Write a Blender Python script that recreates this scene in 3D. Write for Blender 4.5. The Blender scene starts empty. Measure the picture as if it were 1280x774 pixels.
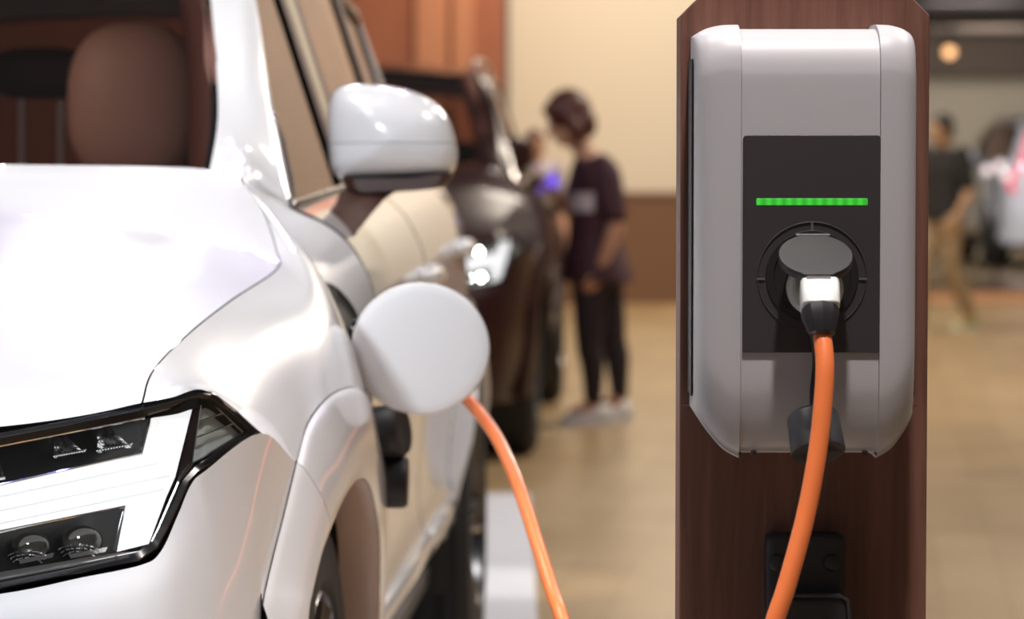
import bpy, bmesh, math, random
from mathutils import Vector, Matrix
from mathutils.bvhtree import BVHTree
from mathutils.geometry import tessellate_polygon

random.seed(7)
V = Vector
scene = bpy.context.scene
COL = scene.collection
PI = math.pi

# ------------------------------------------------------------------ camera
FPX, CAM_H, HORIZON = 3800.0, 1.25, 210.0          # 1280 x 774 frame
PITCH = math.atan((387.0 - HORIZON) / FPX)
cam_d = bpy.data.cameras.new('camera')
cam = bpy.data.objects.new('camera', cam_d)
COL.objects.link(cam)
cam.location = (0, 0, CAM_H)
cam.rotation_euler = (PI / 2 - PITCH, 0, 0)
cam_d.sensor_width = 36.0
cam_d.sensor_fit = 'HORIZONTAL'
cam_d.lens = 36.0 * FPX / 1280.0
cam_d.clip_end = 200
cam_d.dof.use_dof = True
cam_d.dof.focus_distance = 3.52
cam_d.dof.aperture_fstop = 4.9
scene.camera = cam

scene.view_settings.view_transform = 'Standard'
scene.view_settings.look = 'None'
scene.view_settings.gamma = 1.0
scene.view_settings.use_curve_mapping = False
scene.view_settings.exposure = 0.0
scene.cycles.use_denoising = True
scene.cycles.max_bounces = 10
scene.cycles.transparent_max_bounces = 16
scene.cycles.sample_clamp_indirect = 6.0

# ------------------------------------------------------------------ world and lamps
world = bpy.data.worlds.new('hall_air')
scene.world = world
world.use_nodes = True
wb = world.node_tree.nodes['Background']
wb.inputs[0].default_value = (0.80, 0.78, 0.80, 1)
wb.inputs[1].default_value = 0.10


def area_lamp(name, loc, target, size, power, color=(1, 1, 1), spread=180):
    d = bpy.data.lights.new(name, 'AREA')
    d.shape = 'DISK'
    d.size = size
    d.energy = power
    d.color = color
    d.spread = math.radians(spread)
    o = bpy.data.objects.new(name, d)
    COL.objects.link(o)
    o.location = loc
    o.rotation_euler = (V(target) - V(loc)).to_track_quat('-Z', 'Y').to_euler()
    return o


def spot_lamp(name, loc, target, power, angle, blend=0.6, radius=0.06, color=(1, 1, 1)):
    d = bpy.data.lights.new(name, 'SPOT')
    d.energy = power
    d.spot_size = math.radians(angle)
    d.spot_blend = blend
    d.shadow_soft_size = radius
    d.color = color
    o = bpy.data.objects.new(name, d)
    COL.objects.link(o)
    o.location = loc
    o.rotation_euler = (V(target) - V(loc)).to_track_quat('-Z', 'Y').to_euler()
    return o


WARM = (1.0, 0.88, 0.74)
NEUT = (1.0, 0.95, 0.92)
COOL = (0.93, 0.94, 1.0)
# over the charging post
spot_lamp('post_spotlight', (0.36, 2.35, 4.6), (0.33, 3.45, 1.27), 740, 26, 0.5, 0.10, (1.0, 0.93, 0.90))
# over the white car
spot_lamp('car_front_spotlight', (-2.4, -1.2, 2.7), (-0.95, 4.1, 0.75), 850, 24, 0.5, 0.35, (0.88, 0.93, 1.0))
spot_lamp('car_lamp_front', (-2.3, 1.6, 5.2), (-1.35, 4.3, 1.0), 350, 36, 0.5, 0.5, COOL)
area_lamp('car_lamp_middle', (-1.6, 4.6, 5.4), (-1.2, 4.9, 0.8), 1.8, 125, NEUT)
area_lamp('car_lamp_side', (2.8, 5.0, 4.6), (-0.3, 5.6, 0.8), 1.2, 70, NEUT)
area_lamp('aisle_lamp_near', (3.4, 9.0, 5.2), (1.0, 9.5, 0), 1.0, 60, WARM)
area_lamp('aisle_lamp_middle', (4.0, 16.5, 5.6), (1.2, 16.2, 0), 1.0, 300, WARM)
area_lamp('aisle_lamp_far', (1.5, 22.5, 5.4), (0.8, 23.5, 0), 1.2, 220, WARM)
area_lamp('right_hall_lamp', (5.0, 27.5, 5.4), (5.0, 29.5, 0), 1.5, 170, WARM)
area_lamp('right_hall_near_lamp', (5.6, 18.5, 5.8), (3.6, 15.0, 0), 0.7, 190, WARM)
area_lamp('black_car_lamp', (-4.5, 10.0, 5.0), (-1.2, 13.0, 0.8), 0.5, 70, COOL)
# warm lamp added on the panelled wall, standing in for orange lens flare
spot_lamp('flare_warm_fill', (0.0, 24.0, 5.2), (0.0, 26.4, 3.3), 400, 75, 0.9, 0.25, (1.0, 0.55, 0.25))
area_lamp('wall_washer_beige', (1.4, 25.2, 5.4), (1.2, 28.0, 1.7), 1.2, 118, (1, .94, .84))
area_lamp('far_cars_lamp', (5.2, 34.8, 3.1), (6.4, 38.5, 1.4), 1.0, 150, (0.93, 0.94, 1.0))
area_lamp('far_wall_lamp', (6.5, 41.0, 2.85), (6.5, 46.0, 1.9), 1.0, 160, (1.0, 0.9, 0.78))
# pool of light on the aisle floor beside the white car
spot_lamp('floor_spotlight', (0.6, 8.6, 5.2), (0.02, 9.1, 0), 500, 9, 0.7, 0.08, (1, 0.97, 0.92))
# rig of small bare spotlights, mirrored as sparkles in paint and chrome
for i in range(5):
    for j in range(3):
        d = bpy.data.lights.new('rig_spotlight', 'POINT')
        d.energy = 5
        d.shadow_soft_size = 0.05
        d.color = random.choice([(1, 0.97, 0.95), (0.95, 1.0, 0.92), (0.80, 0.78, 1.0)])
        o = bpy.data.objects.new('rig_spotlight', d)
        COL.objects.link(o)
        o.location = (-3.6 + 1.7 * j + random.uniform(-.4, .4), 1.5 + 2.3 * i + random.uniform(-.6, .6), 5.0 + random.uniform(-.3, .3))
for (x, y, z, e, c) in [(0.9, 8.8, 3.6, 30, (1, 1, .95)), (-0.2, 9.3, 4.2, 30, (.9, 1, .85)), (0.25, 7.7, 3.9, 24, (.7, .65, 1)),
                        (-2.6, 9.4, 4.0, 20, (1, 1, 1)), (2.2, 10.2, 3.8, 20, (.5, .45, 1.0)), (1.2, 2.0, 4.6, 20, (.35, .35, 1.0))]:
    d = bpy.data.lights.new('rig_spotlight', 'POINT')
    d.energy = e * 0.4
    d.shadow_soft_size = 0.06
    d.color = c
    o = bpy.data.objects.new('rig_spotlight', d)
    COL.objects.link(o)
    o.location = (x, y, z)


for i in range(12):
    d = bpy.data.lights.new('rig_spotlight', 'POINT')
    d.energy = random.choice([12, 18, 26])
    d.shadow_soft_size = 0.03
    d.color = random.choice([(1, 1, .96), (.85, 1, .8), (1, .95, 1), (.5, .4, 1)])
    o = bpy.data.objects.new('rig_spotlight', d)
    COL.objects.link(o)
    o.location = (random.uniform(-1.5, 3.5), random.uniform(8, 12), random.uniform(3.2, 5))


# ------------------------------------------------------------------ pixel helpers
def ray(u, v):
    f = V((0, math.cos(PITCH), -math.sin(PITCH)))
    up = V((0, math.sin(PITCH), math.cos(PITCH)))
    return f + V((1, 0, 0)) * ((u - 640.0) / FPX) - up * ((v - 387.0) / FPX)


def P(u, v, Y):
    """world point seen at pixel (u, v) standing Y metres down the hall"""
    d = ray(u, v)
    return V((0, 0, CAM_H)) + d * (Y / d.y)


CAR_X, CAR_Y, CAR_A = -1.255, 3.5, math.radians(2.8)
SA, CA = math.sin(CAR_A), math.cos(CAR_A)


def Q(u, v, yl):
    """point of the white car (in the car's own axes) seen at pixel (u, v), yl metres behind its nose"""
    d = ray(u, v)
    t = (yl + CAR_X * SA + CAR_Y * CA) / (d.x * SA + d.y * CA)
    w = V((0, 0, CAM_H)) + d * t
    dx, dy = w.x - CAR_X, w.y - CAR_Y
    return V((dx * CA - dy * SA, dx * SA + dy * CA, w.z))


# ------------------------------------------------------------------ materials
MATS = {}


def mat(name, color, rough=0.5, metal=0.0, coat=0.0, spec=0.5, emit=None, estr=0.0, bump=None, coat_rough=0.03):
    if name in MATS:
        return MATS[name]
    m = bpy.data.materials.new(name)
    m.use_nodes = True
    b = m.node_tree.nodes['Principled BSDF']
    b.inputs['Base Color'].default_value = (*color, 1)
    b.inputs['Roughness'].default_value = rough
    b.inputs['Metallic'].default_value = metal
    b.inputs['Coat Weight'].default_value = coat
    b.inputs['Coat Roughness'].default_value = coat_rough
    b.inputs['Specular IOR Level'].default_value = spec
    if emit:
        b.inputs['Emission Color'].default_value = (*emit, 1)
        b.inputs['Emission Strength'].default_value = estr
    nt = m.node_tree
    tc = nt.nodes.new('ShaderNodeTexCoord')
    nz = nt.nodes.new('ShaderNodeTexNoise')
    sc, amt = bump if bump else (30, 0.0)
    nz.inputs['Scale'].default_value = sc
    nt.links.new(tc.outputs['Object'], nz.inputs['Vector'])
    if bump:
        bp = nt.nodes.new('ShaderNodeBump')
        bp.inputs['Strength'].default_value = amt
        bp.inputs['Distance'].default_value = 0.002
        nt.links.new(nz.outputs['Fac'], bp.inputs['Height'])
        nt.links.new(bp.outputs['Normal'], b.inputs['Normal'])
    else:
        mr = nt.nodes.new('ShaderNodeMapRange')
        if coat >= 1.0:
            nz.inputs['Scale'].default_value = 0.5
        mr.inputs['To Min'].default_value = max(0, rough - 0.02)
        mr.inputs['To Max'].default_value = min(1, rough + 0.02)
        nt.links.new(nz.outputs['Fac'], mr.inputs['Value'])
        nt.links.new(mr.outputs['Result'], b.inputs['Roughness'])
    MATS[name] = m
    return m


def glass_mat(name, tint, gloss_rough=0.02, ior=1.5, gtint=(1, 1, 1)):
    if name in MATS:
        return MATS[name]
    m = bpy.data.materials.new(name)
    m.use_nodes = True
    nt = m.node_tree
    nt.nodes.remove(nt.nodes['Principled BSDF'])
    out = nt.nodes['Material Output']
    tr = nt.nodes.new('ShaderNodeBsdfTransparent')
    tr.inputs[0].default_value = (*tint, 1)
    gl = nt.nodes.new('ShaderNodeBsdfGlossy')
    gl.inputs['Roughness'].default_value = gloss_rough
    fr = nt.nodes.new('ShaderNodeFresnel')
    fr.inputs['IOR'].default_value = ior
    ge = nt.nodes.new('ShaderNodeNewGeometry')
    sw = nt.nodes.new('ShaderNodeMapRange')     # same reflection from both sides of the sheet
    sw.inputs['To Min'].default_value = ior
    sw.inputs['To Max'].default_value = 1.0 / ior
    nt.links.new(ge.outputs['Backfacing'], sw.inputs['Value'])
    nt.links.new(sw.outputs[0], fr.inputs['IOR'])
    gl.inputs['Color'].default_value = (*gtint, 1)
    mx = nt.nodes.new('ShaderNodeMixShader')
    nt.links.new(fr.outputs[0], mx.inputs[0])
    nt.links.new(tr.outputs[0], mx.inputs[1])
    nt.links.new(gl.outputs[0], mx.inputs[2])
    nt.links.new(mx.outputs[0], out.inputs[0])
    MATS[name] = m
    return m


def wood_mat(name, c1, c2, scale=(14, 14, 1.2), rough=0.45, coat=0.0):
    if name in MATS:
        return MATS[name]
    m = mat(name, c1, rough, coat=coat)
    nt = m.node_tree
    b = nt.nodes['Principled BSDF']
    tc = nt.nodes.new('ShaderNodeTexCoord')
    mp = nt.nodes.new('ShaderNodeMapping')
    mp.inputs['Scale'].default_value = scale
    nz = nt.nodes.new('ShaderNodeTexNoise')
    nz.inputs['Scale'].default_value = 4
    nz.inputs['Detail'].default_value = 8
    nz.inputs['Roughness'].default_value = 0.65
    nz.inputs['Distortion'].default_value = 0.6
    rp = nt.nodes.new('ShaderNodeValToRGB')
    rp.color_ramp.elements[0].position = 0.3
    rp.color_ramp.elements[0].color = (*c1, 1)
    rp.color_ramp.elements[1].position = 0.72
    rp.color_ramp.elements[1].color = (*c2, 1)
    nt.links.new(tc.outputs['Object'], mp.inputs['Vector'])
    nt.links.new(mp.outputs[0], nz.inputs['Vector'])
    nt.links.new(nz.outputs['Fac'], rp.inputs[0])
    nt.links.new(rp.outputs[0], b.inputs['Base Color'])
    return m


M_WHITE = mat('pearl_white_paint', (0.86, 0.86, 0.875), 0.28, coat=1.0)
M_GAP = mat('panel_edge_black', (0.006, 0.006, 0.006), 0.8, spec=0.1)
M_BLACKGLOSS = mat('gloss_black', (0.008, 0.008, 0.009), 0.12, coat=0.6)
M_BLACK = mat('black_plastic', (0.018, 0.017, 0.018), 0.45)
M_RUBBER = mat('black_rubber', (0.016, 0.015, 0.016), 0.55, bump=(220, 0.1))
M_MIRRORPLASTIC = mat('brown_black_plastic', (0.055, 0.022, 0.014), 0.4)
M_TYRE = mat('tyre_rubber', (0.020, 0.020, 0.021), 0.7, bump=(90, 0.4))
M_CHROME = mat('chrome', (0.86, 0.86, 0.88), 0.08, metal=1.0)
M_SATIN = mat('satin_metal', (0.62, 0.60, 0.58), 0.28, metal=1.0)
M_ALLOY = mat('alloy', (0.16, 0.16, 0.17), 0.25, metal=1.0)
M_LINER = mat('wheel_housing_plastic', (0.02, 0.019, 0.018), 0.8)
M_FLANGE = mat('arch_flange_beige', (0.52, 0.36, 0.26), 0.35, coat=0.4)
M_GLASS = glass_mat('tinted_window_glass', (0.55, 0.47, 0.44), 0.015, 1.5)
M_SIDEGLASS = glass_mat('side_window_glass', (0.50, 0.42, 0.40), 0.02, 1.6, (.80, .66, .64))  # pinkish flare put into the reflection tint
M_CLEAR = glass_mat('clear_lens', (0.97, 0.98, 0.98), 0.01, 1.45)
M_LEATHER = mat('brown_leather', (0.36, 0.23, 0.19), 0.55, bump=(160, 0.15))
M_CABIN = mat('dark_brown_trim', (0.060, 0.022, 0.018), 0.6)
M_CABINLIGHT = mat('beige_trim', (0.36, 0.27, 0.20), 0.7)
M_DRL = mat('lit_light_guide', (0.35, 0.35, 0.36), 0.2, emit=(1.0, 1.0, 1.0), estr=0.93)
M_DRLLINE = mat('light_guide_rib', (0.8, 0.81, 0.83), 0.15, emit=(1, 1, 1), estr=0.35)
M_CELL = mat('lamp_cell_black', (0.010, 0.012, 0.010), 0.25)
M_MARKER = mat('marker_reflector', (0.50, 0.54, 0.51), 0.25, metal=0.25, bump=(70, 0.5))
M_RED = mat('red_tail_lens', (0.5, 0.01, 0.02), 0.15, emit=(1, 0.05, 0.1), estr=0.8)
M_FLAP = mat('white_satin_plastic', (0.80, 0.79, 0.79), 0.42)
M_METALCLIP = mat('bright_steel', (0.8, 0.82, 0.80), 0.2, metal=1.0)


# ------------------------------------------------------------------ object helpers
def link(name, verts, faces, mats=None, parent=None, smooth=True, midx=None):
    me = bpy.data.meshes.new(name)
    me.from_pydata([tuple(v) for v in verts], [], faces)
    if mats is not None:
        for m in (mats if isinstance(mats, (list, tuple)) else [mats]):
            me.materials.append(m)
    if midx:
        me.polygons.foreach_set('material_index', midx)
    if smooth:
        me.polygons.foreach_set('use_smooth', [True] * len(me.polygons))
    me.validate()
    o = bpy.data.objects.new(name, me)
    COL.objects.link(o)
    if parent:
        o.parent = parent
    return o


def thing(name, label, cat, loc=(0, 0, 0), rz=0.0, group=None):
    o = bpy.data.objects.new(name, None)
    COL.objects.link(o)
    o.location = loc
    o.rotation_euler = (0, 0, rz)
    o.empty_display_size = 0.1
    tag(o, label, cat, group)
    return o


def tag(o, label, cat, group=None, kind=None):
    o['label'] = label
    o['category'] = cat
    if group:
        o['group'] = group
    if kind:
        o['kind'] = kind
    return o


def struct(o):
    o['kind'] = 'structure'
    return o


class MB:
    """collects shapes for one mesh"""

    def __init__(self):
        self.v, self.f = [], []

    def add(self, verts, faces):
        b = len(self.v)
        self.v += [V(p) for p in verts]
        self.f += [tuple(b + i for i in f) for f in faces]
        return self

    def box(self, lo, hi):
        x0, y0, z0 = lo
        x1, y1, z1 = hi
        return self.add([(x0, y0, z0), (x1, y0, z0), (x1, y1, z0), (x0, y1, z0), (x0, y0, z1), (x1, y0, z1), (x1, y1, z1), (x0, y1, z1)],
                        [(3, 2, 1, 0), (4, 5, 6, 7), (0, 1, 5, 4), (1, 2, 6, 5), (2, 3, 7, 6), (3, 0, 4, 7)])

    def rings(self, rings, cap=True, closed=False):
        n = len(rings[0])
        vs = [p for r in rings for p in r]
        fs = []
        R = len(rings)
        for i in range(R - 1 + (1 if closed else 0)):
            for j in range(n):
                a, b = i * n + j, i * n + (j + 1) % n
                c, d = ((i + 1) % R) * n + (j + 1) % n, ((i + 1) % R) * n + j
                fs.append((a, b, c, d))
        if cap and not closed:
            fs.append(tuple(range(n))[::-1])
            fs.append(tuple((R - 1) * n + k for k in range(n)))
        return self.add(vs, fs)

    def tube(self, pts, radii, n=14, cap=True, flat=(1, 1), round_ends=False, ref=None):
        pts = [V(p) for p in pts]
        if not isinstance(radii, (list, tuple)):
            radii = [radii] * len(pts)
        radii = list(radii)
        if round_ends:
            a = (pts[0] - pts[1]).normalized()
            b = (pts[-1] - pts[-2]).normalized()
            r0, r1 = radii[0], radii[-1]
            pre = [(pts[0] + a * r0 * math.sin(t), r0 * math.cos(t)) for t in (1.45, 1.1, .7, .35)]
            post = [(pts[-1] + b * r1 * math.sin(t), r1 * math.cos(t)) for t in (.35, .7, 1.1, 1.45)]
            pts = [p for p, _ in pre] + pts + [p for p, _ in post]
            radii = [r for _, r in pre] + radii + [r for _, r in post]
        rings = []
        t0 = (pts[1] - pts[0]).normalized()
        up = V(ref) if ref else (V((0, 0, 1)) if abs(t0.z) < 0.9 else V((0, 1, 0)))
        nrm = (up - t0 * up.dot(t0)).normalized()
        for i, p in enumerate(pts):
            t = (pts[min(i + 1, len(pts) - 1)] - pts[max(i - 1, 0)]).normalized()
            nrm = (nrm - t * nrm.dot(t)).normalized()
            bn = t.cross(nrm)
            rings.append([p + (nrm * math.cos(2 * PI * k / n) * flat[0] + bn * math.sin(2 * PI * k / n) * flat[1]) * radii[i] for k in range(n)])
        return self.rings(rings, cap)

    def ell(self, c, r, nu=18, nv=12, rot=None):
        c = V(c)
        rings = []
        for i in range(nv + 1):
            a = -PI / 2 + PI * (0.02 + 0.96 * i / nv)
            ring = []
            for k in range(nu):
                b = 2 * PI * k / nu
                p = V((r[0] * math.cos(a) * math.cos(b), r[1] * math.cos(a) * math.sin(b), r[2] * math.sin(a)))
                if rot:
                    p = rot @ p
                ring.append(c + p)
            rings.append(ring)
        return self.rings(rings, True)

    def lathe(self, prof, axis_o, axis='X', n=48, closed=False, cap=False):
        """prof: (along, radius)"""
        o = V(axis_o)
        rings = []
        for (a, r) in prof:
            ring = []
            for k in range(n):
                t = 2 * PI * k / n
                c, s = math.cos(t) * r, math.sin(t) * r
                ring.append(o + (V((a, c, s)) if axis == 'X' else V((s, a, c)) if axis == 'Y' else V((c, s, a))))
            rings.append(ring)
        return self.rings(rings, cap, closed)

    def build(self, name, mats, parent=None, smooth=True, bevel=0.0, seg=2, sharp=40):
        o = link(name, self.v, self.f, mats, parent, smooth)
        bm = bmesh.new()
        bm.from_mesh(o.data)
        bmesh.ops.recalc_face_normals(bm, faces=bm.faces)
        bm.to_mesh(o.data)
        bm.free()
        if smooth and sharp:
            o.data.set_sharp_from_angle(angle=math.radians(sharp))
        if bevel:
            md = o.modifiers.new('edge', 'BEVEL')
            md.width = bevel
            md.segments = seg
            md.limit_method = 'ANGLE'
            md.angle_limit = math.radians(35)
            md.harden_normals = False
        return o


def cr(p0, p1, p2, p3, t):
    return 0.5 * ((2 * p1) + (p2 - p0) * t + (2 * p0 - 5 * p1 + 4 * p2 - p3) * t * t + (3 * p1 - p0 - 3 * p2 + p3) * t ** 3)


def curve(pts, n):
    """Catmull-Rom through pts, n steps per span"""
    pts = [V(p) for p in pts]
    q = [pts[0] * 2 - pts[1]] + pts + [pts[-1] * 2 - pts[-2]]
    out = []
    for i in range(len(pts) - 1):
        for k in range(n):
            out.append(cr(q[i], q[i + 1], q[i + 2], q[i + 3], k / n))
    out.append(pts[-1])
    return out


def dense(rows, nc, nr):
    a = [curve(r, nc) for r in rows]
    cols = [curve([r[k] for r in a], nr) for k in range(len(a[0]))]
    return [[cols[k][i] for k in range(len(cols))] for i in range(len(cols[0]))]


def full(rows):
    """mirror rows that run from the centre line (x = 0) to the edge"""
    return [[V((-p.x, p.y, p.z)) for p in reversed(r[1:])] + list(r) for r in [[V(q) for q in r] for r in rows]]


def panel(name, rows, mats, parent, out, nc=6, nr=6, gap=0.0009, skirt=0.022, back=M_GAP):
    g = dense(rows, nc, nr)
    R, C = len(g), len(g[0])
    # outward normals
    def nrm(i, j):
        a = g[min(i + 1, R - 1)][j] - g[max(i - 1, 0)][j]
        b = g[i][min(j + 1, C - 1)] - g[i][max(j - 1, 0)]
        n = a.cross(b)
        return n.normalized() if n.length > 1e-12 else V((0, 0, 0))
    mid = nrm(R // 2, C // 2)
    sgn = 1 if mid.dot(V(out)) >= 0 else -1
    N = [[nrm(i, j) * sgn for j in range(C)] for i in range(R)]
    if gap:
        h = [list(r) for r in g]
        def pull(i, j, i2, j2):
            d = g[i2][j2] - g[i][j]
            if d.length > gap * 1.5:
                h[i][j] = h[i][j] + d.normalized() * gap
        for j in range(C):
            pull(0, j, 1, j)
            pull(R - 1, j, R - 2, j)
        for i in range(R):
            pull(i, 0, i, 1)
            pull(i, C - 1, i, C - 2)
        g = h
    vs = [p for r in g for p in r]
    fs, mi = [], []
    for i in range(R - 1):
        for j in range(C - 1):
            q = (i * C + j, i * C + j + 1, (i + 1) * C + j + 1, (i + 1) * C + j)
            fs.append(q if sgn < 0 else q[::-1])
            mi.append(0)
    loop = [(0, j) for j in range(C)] + [(i, C - 1) for i in range(1, R)] + [(R - 1, j) for j in range(C - 2, -1, -1)] + [(i, 0) for i in range(R - 2, 0, -1)]
    if skirt:
        base = len(vs)
        for (i, j) in loop:
            vs.append(g[i][j])
        b2 = len(vs)
        for (i, j) in loop:
            vs.append(g[i][j] - N[i][j] * skirt)
        L = len(loop)
        for k in range(L):
            k2 = (k + 1) % L
            fs.append((base + k, base + k2, b2 + k2, b2 + k))
            mi.append(1)
    ms = (list(mats) if isinstance(mats, (list, tuple)) else [mats])[:1] + [back]
    return link(name, vs, fs, ms, parent, True, mi)


def kids(o):
    return [c for c in COL.objects if c.parent == o]


def copy_tree(o, parent=None, swap=None):
    c = o.copy()
    if swap and c.data and c.type == 'MESH' and any(m in swap for m in c.data.materials):
        key = (c.data.name, tuple(sorted((a.name, b.name) for a, b in swap.items())))
        if key not in copy_tree.cache:
            d = c.data.copy()
            for i, m in enumerate(d.materials):
                if m in swap:
                    d.materials[i] = swap[m]
            copy_tree.cache[key] = d
        c.data = copy_tree.cache[key]
    COL.objects.link(c)
    c.parent = parent
    for ch in [k for k in list(o.children)]:
        copy_tree(ch, c, swap)
    return c


copy_tree.cache = {}


def mirrored(o):
    c = copy_tree(o, o.parent)
    c.scale.x = -1
    return c


# ------------------------------------------------------------------ hall
def quad(name, pts, m):
    return struct(link(name, pts, [(0, 1, 2, 3)], m, None, False))


def slab(name, lo, hi, m):
    b = MB().box(lo, hi)
    return struct(b.build(name, m, None, False))


def floor_mat():
    m = mat('oak_laminate', (0.42, 0.30, 0.17), 0.32, spec=0.5)
    nt = m.node_tree
    b = nt.nodes['Principled BSDF']
    tc = nt.nodes.new('ShaderNodeTexCoord')
    mp = nt.nodes.new('ShaderNodeMapping')
    mp.inputs['Rotation'].default_value = (0, 0, PI / 2 + 0.12)
    br = nt.nodes.new('ShaderNodeTexBrick')
    br.inputs['Scale'].default_value = 1.0
    br.inputs['Brick Width'].default_value = 1.3
    br.inputs['Row Height'].default_value = 0.19
    br.inputs['Mortar Size'].default_value = 0.004
    br.inputs['Color1'].default_value = (0.40, 0.27, 0.13, 1)
    br.inputs['Color2'].default_value = (0.47, 0.33, 0.17, 1)
    br.inputs['Mortar'].default_value = (0.34, 0.23, 0.11, 1)
    nz = nt.nodes.new('ShaderNodeTexNoise')
    nz.inputs['Scale'].default_value = 1.6
    nz.inputs['Detail'].default_value = 5
    mx = nt.nodes.new('ShaderNodeMix')
    mx.data_type = 'RGBA'
    mx.blend_type = 'MULTIPLY'
    mx.inputs[0].default_value = 0.5
    rp = nt.nodes.new('ShaderNodeValToRGB')
    rp.color_ramp.elements[0].color = (0.55, 0.5, 0.42, 1)
    rp.color_ramp.elements[0].position = 0.3
    rp.color_ramp.elements[1].color = (1, 1, 1, 1)
    rp.color_ramp.elements[1].position = 0.65
    nt.links.new(tc.outputs['Object'], mp.inputs['Vector'])
    nt.links.new(mp.outputs[0], br.inputs['Vector'])
    nt.links.new(tc.outputs['Object'], nz.inputs['Vector'])
    nt.links.new(nz.outputs['Fac'], rp.inputs[0])
    nt.links.new(br.outputs['Color'], mx.inputs[6])
    nt.links.new(rp.outputs[0], mx.inputs[7])
    nt.links.new(mx.outputs[2], b.inputs['Base Color'])
    return m


def build_hall():
    slab('floor', (-14, -6, -0.1), (14, 47, 0), floor_mat())
    beige = mat('beige_wall_paint', (0.62, 0.57, 0.46), 0.8, bump=(12, 0.1))
    grey = mat('grey_wall_paint', (0.42, 0.38, 0.31), 0.85)
    brown = wood_mat('brown_wall_panel', (0.22, 0.075, 0.035), (0.29, 0.105, 0.05), (3, 3, 0.4), 0.5)
    brown2 = wood_mat('light_wall_panel', (0.36, 0.16, 0.085), (0.42, 0.19, 0.10), (3, 3, 0.4), 0.5)
    wains = mat('wainscot_brown', (0.15, 0.075, 0.035), 0.5)
    dark = mat('dark_soffit', (0.05, 0.035, 0.028), 0.8)
    slab('trim_6', (-3.4, 0.8, 0), (0.07, 11.6, 0.004), mat('added_pale_mat', (0.70, 0.70, 0.71), 0.45, bump=(40, .05)))  # pale mat added for the bright floor patch and a neutral bounce
    slab('wall_back', (-0.03, 28.0, 0), (3.2, 28.3, 6.2), beige)
    slab('trim_1', (-0.02, 27.95, 0), (3.2, 28.0, 1.0), wains)
    slab('trim_2', (-0.02, 27.93, 0.97), (3.2, 28.0, 1.03), wains)
    slab('wall_left', (-14, 26.0, 0), (-0.06, 26.3, 6.2), brown)
    # upright panel boards on the brown wall
    for k, (u0, u1) in enumerate([(520, 560), (566, 592)]):
        x0, x1 = P(u0, 200, 26).x, P(u1, 200, 26).x
        slab('trim_%d' % (3 + k), (x0, 25.93, 0), (x1, 26.0, 6.2), brown2)
    slab('wall_end', (3.2, 46.0, 0), (14, 46.3, 6.2), grey)
    slab('wall_right', (14.0, -6, 0), (14.3, 46.3, 6.2), grey)
    slab('ceiling', (3.2, 30.0, 3.15), (14, 46, 3.3), dark)
    slab('trim_5', (3.2, 44.6, 2.62), (14, 45.0, 3.15), dark)


build_hall()


# ------------------------------------------------------------------ the car
def lerp(tab, x):
    if x <= tab[0][0]:
        return tab[0][1]
    for (a, b), (c, d) in zip(tab, tab[1:]):
        if x <= c:
            return b + (d - b) * (x - a) / (c - a)
    return tab[-1][1]


def hy(u, v):
    return lerp([(-170, .085), (0, .17), (100, .215), (180, .265), (255, .325), (326, .455)], u) - .00022 * (v - 500)


def HL(u, v, off=0.0):
    p = Q(u, v, hy(u, v) + off)
    return p


def belt_z(y):
    return 1.185 + 0.07 * max(0, y - 1.5) / 2.8


def top_z(y):
    return lerp([(1.5, 1.184), (1.56, 1.25), (1.72, 1.401), (1.88, 1.547), (2.02, 1.618), (2.15, 1.662), (2.5, 1.688), (3.0, 1.695), (3.6, 1.685), (4.2, 1.655), (4.6, 1.62)], y)


def green_x(y, z):
    """greenhouse side, leaning in"""
    x = 0.815 - (z - 1.185) * 0.325
    return x - max(0, y - 3.4) ** 2 * 0.03


PROFILE = [(1.185, .822), (1.165, .865), (1.125, .912), (1.05, .949), (.93, .957), (.80, .950), (.66, .938), (.56, .936), (.515, .946), (.485, .956), (.45, .948), (.40, .922), (.34, .875)]


def side_pt(y, k):
    z, x = PROFILE[k]
    if z > 1.0:
        z += (belt_z(y) - 1.185) * (z - 1.0) / 0.185
    x -= max(0, y - 3.6) ** 2 * 0.035
    x += lerp([(1.5, .006), (2.2, 0), (3.2, 0), (3.9, .012), (4.6, 0)], y) if z < 1.05 else 0
    return V((x, y, z))


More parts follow.
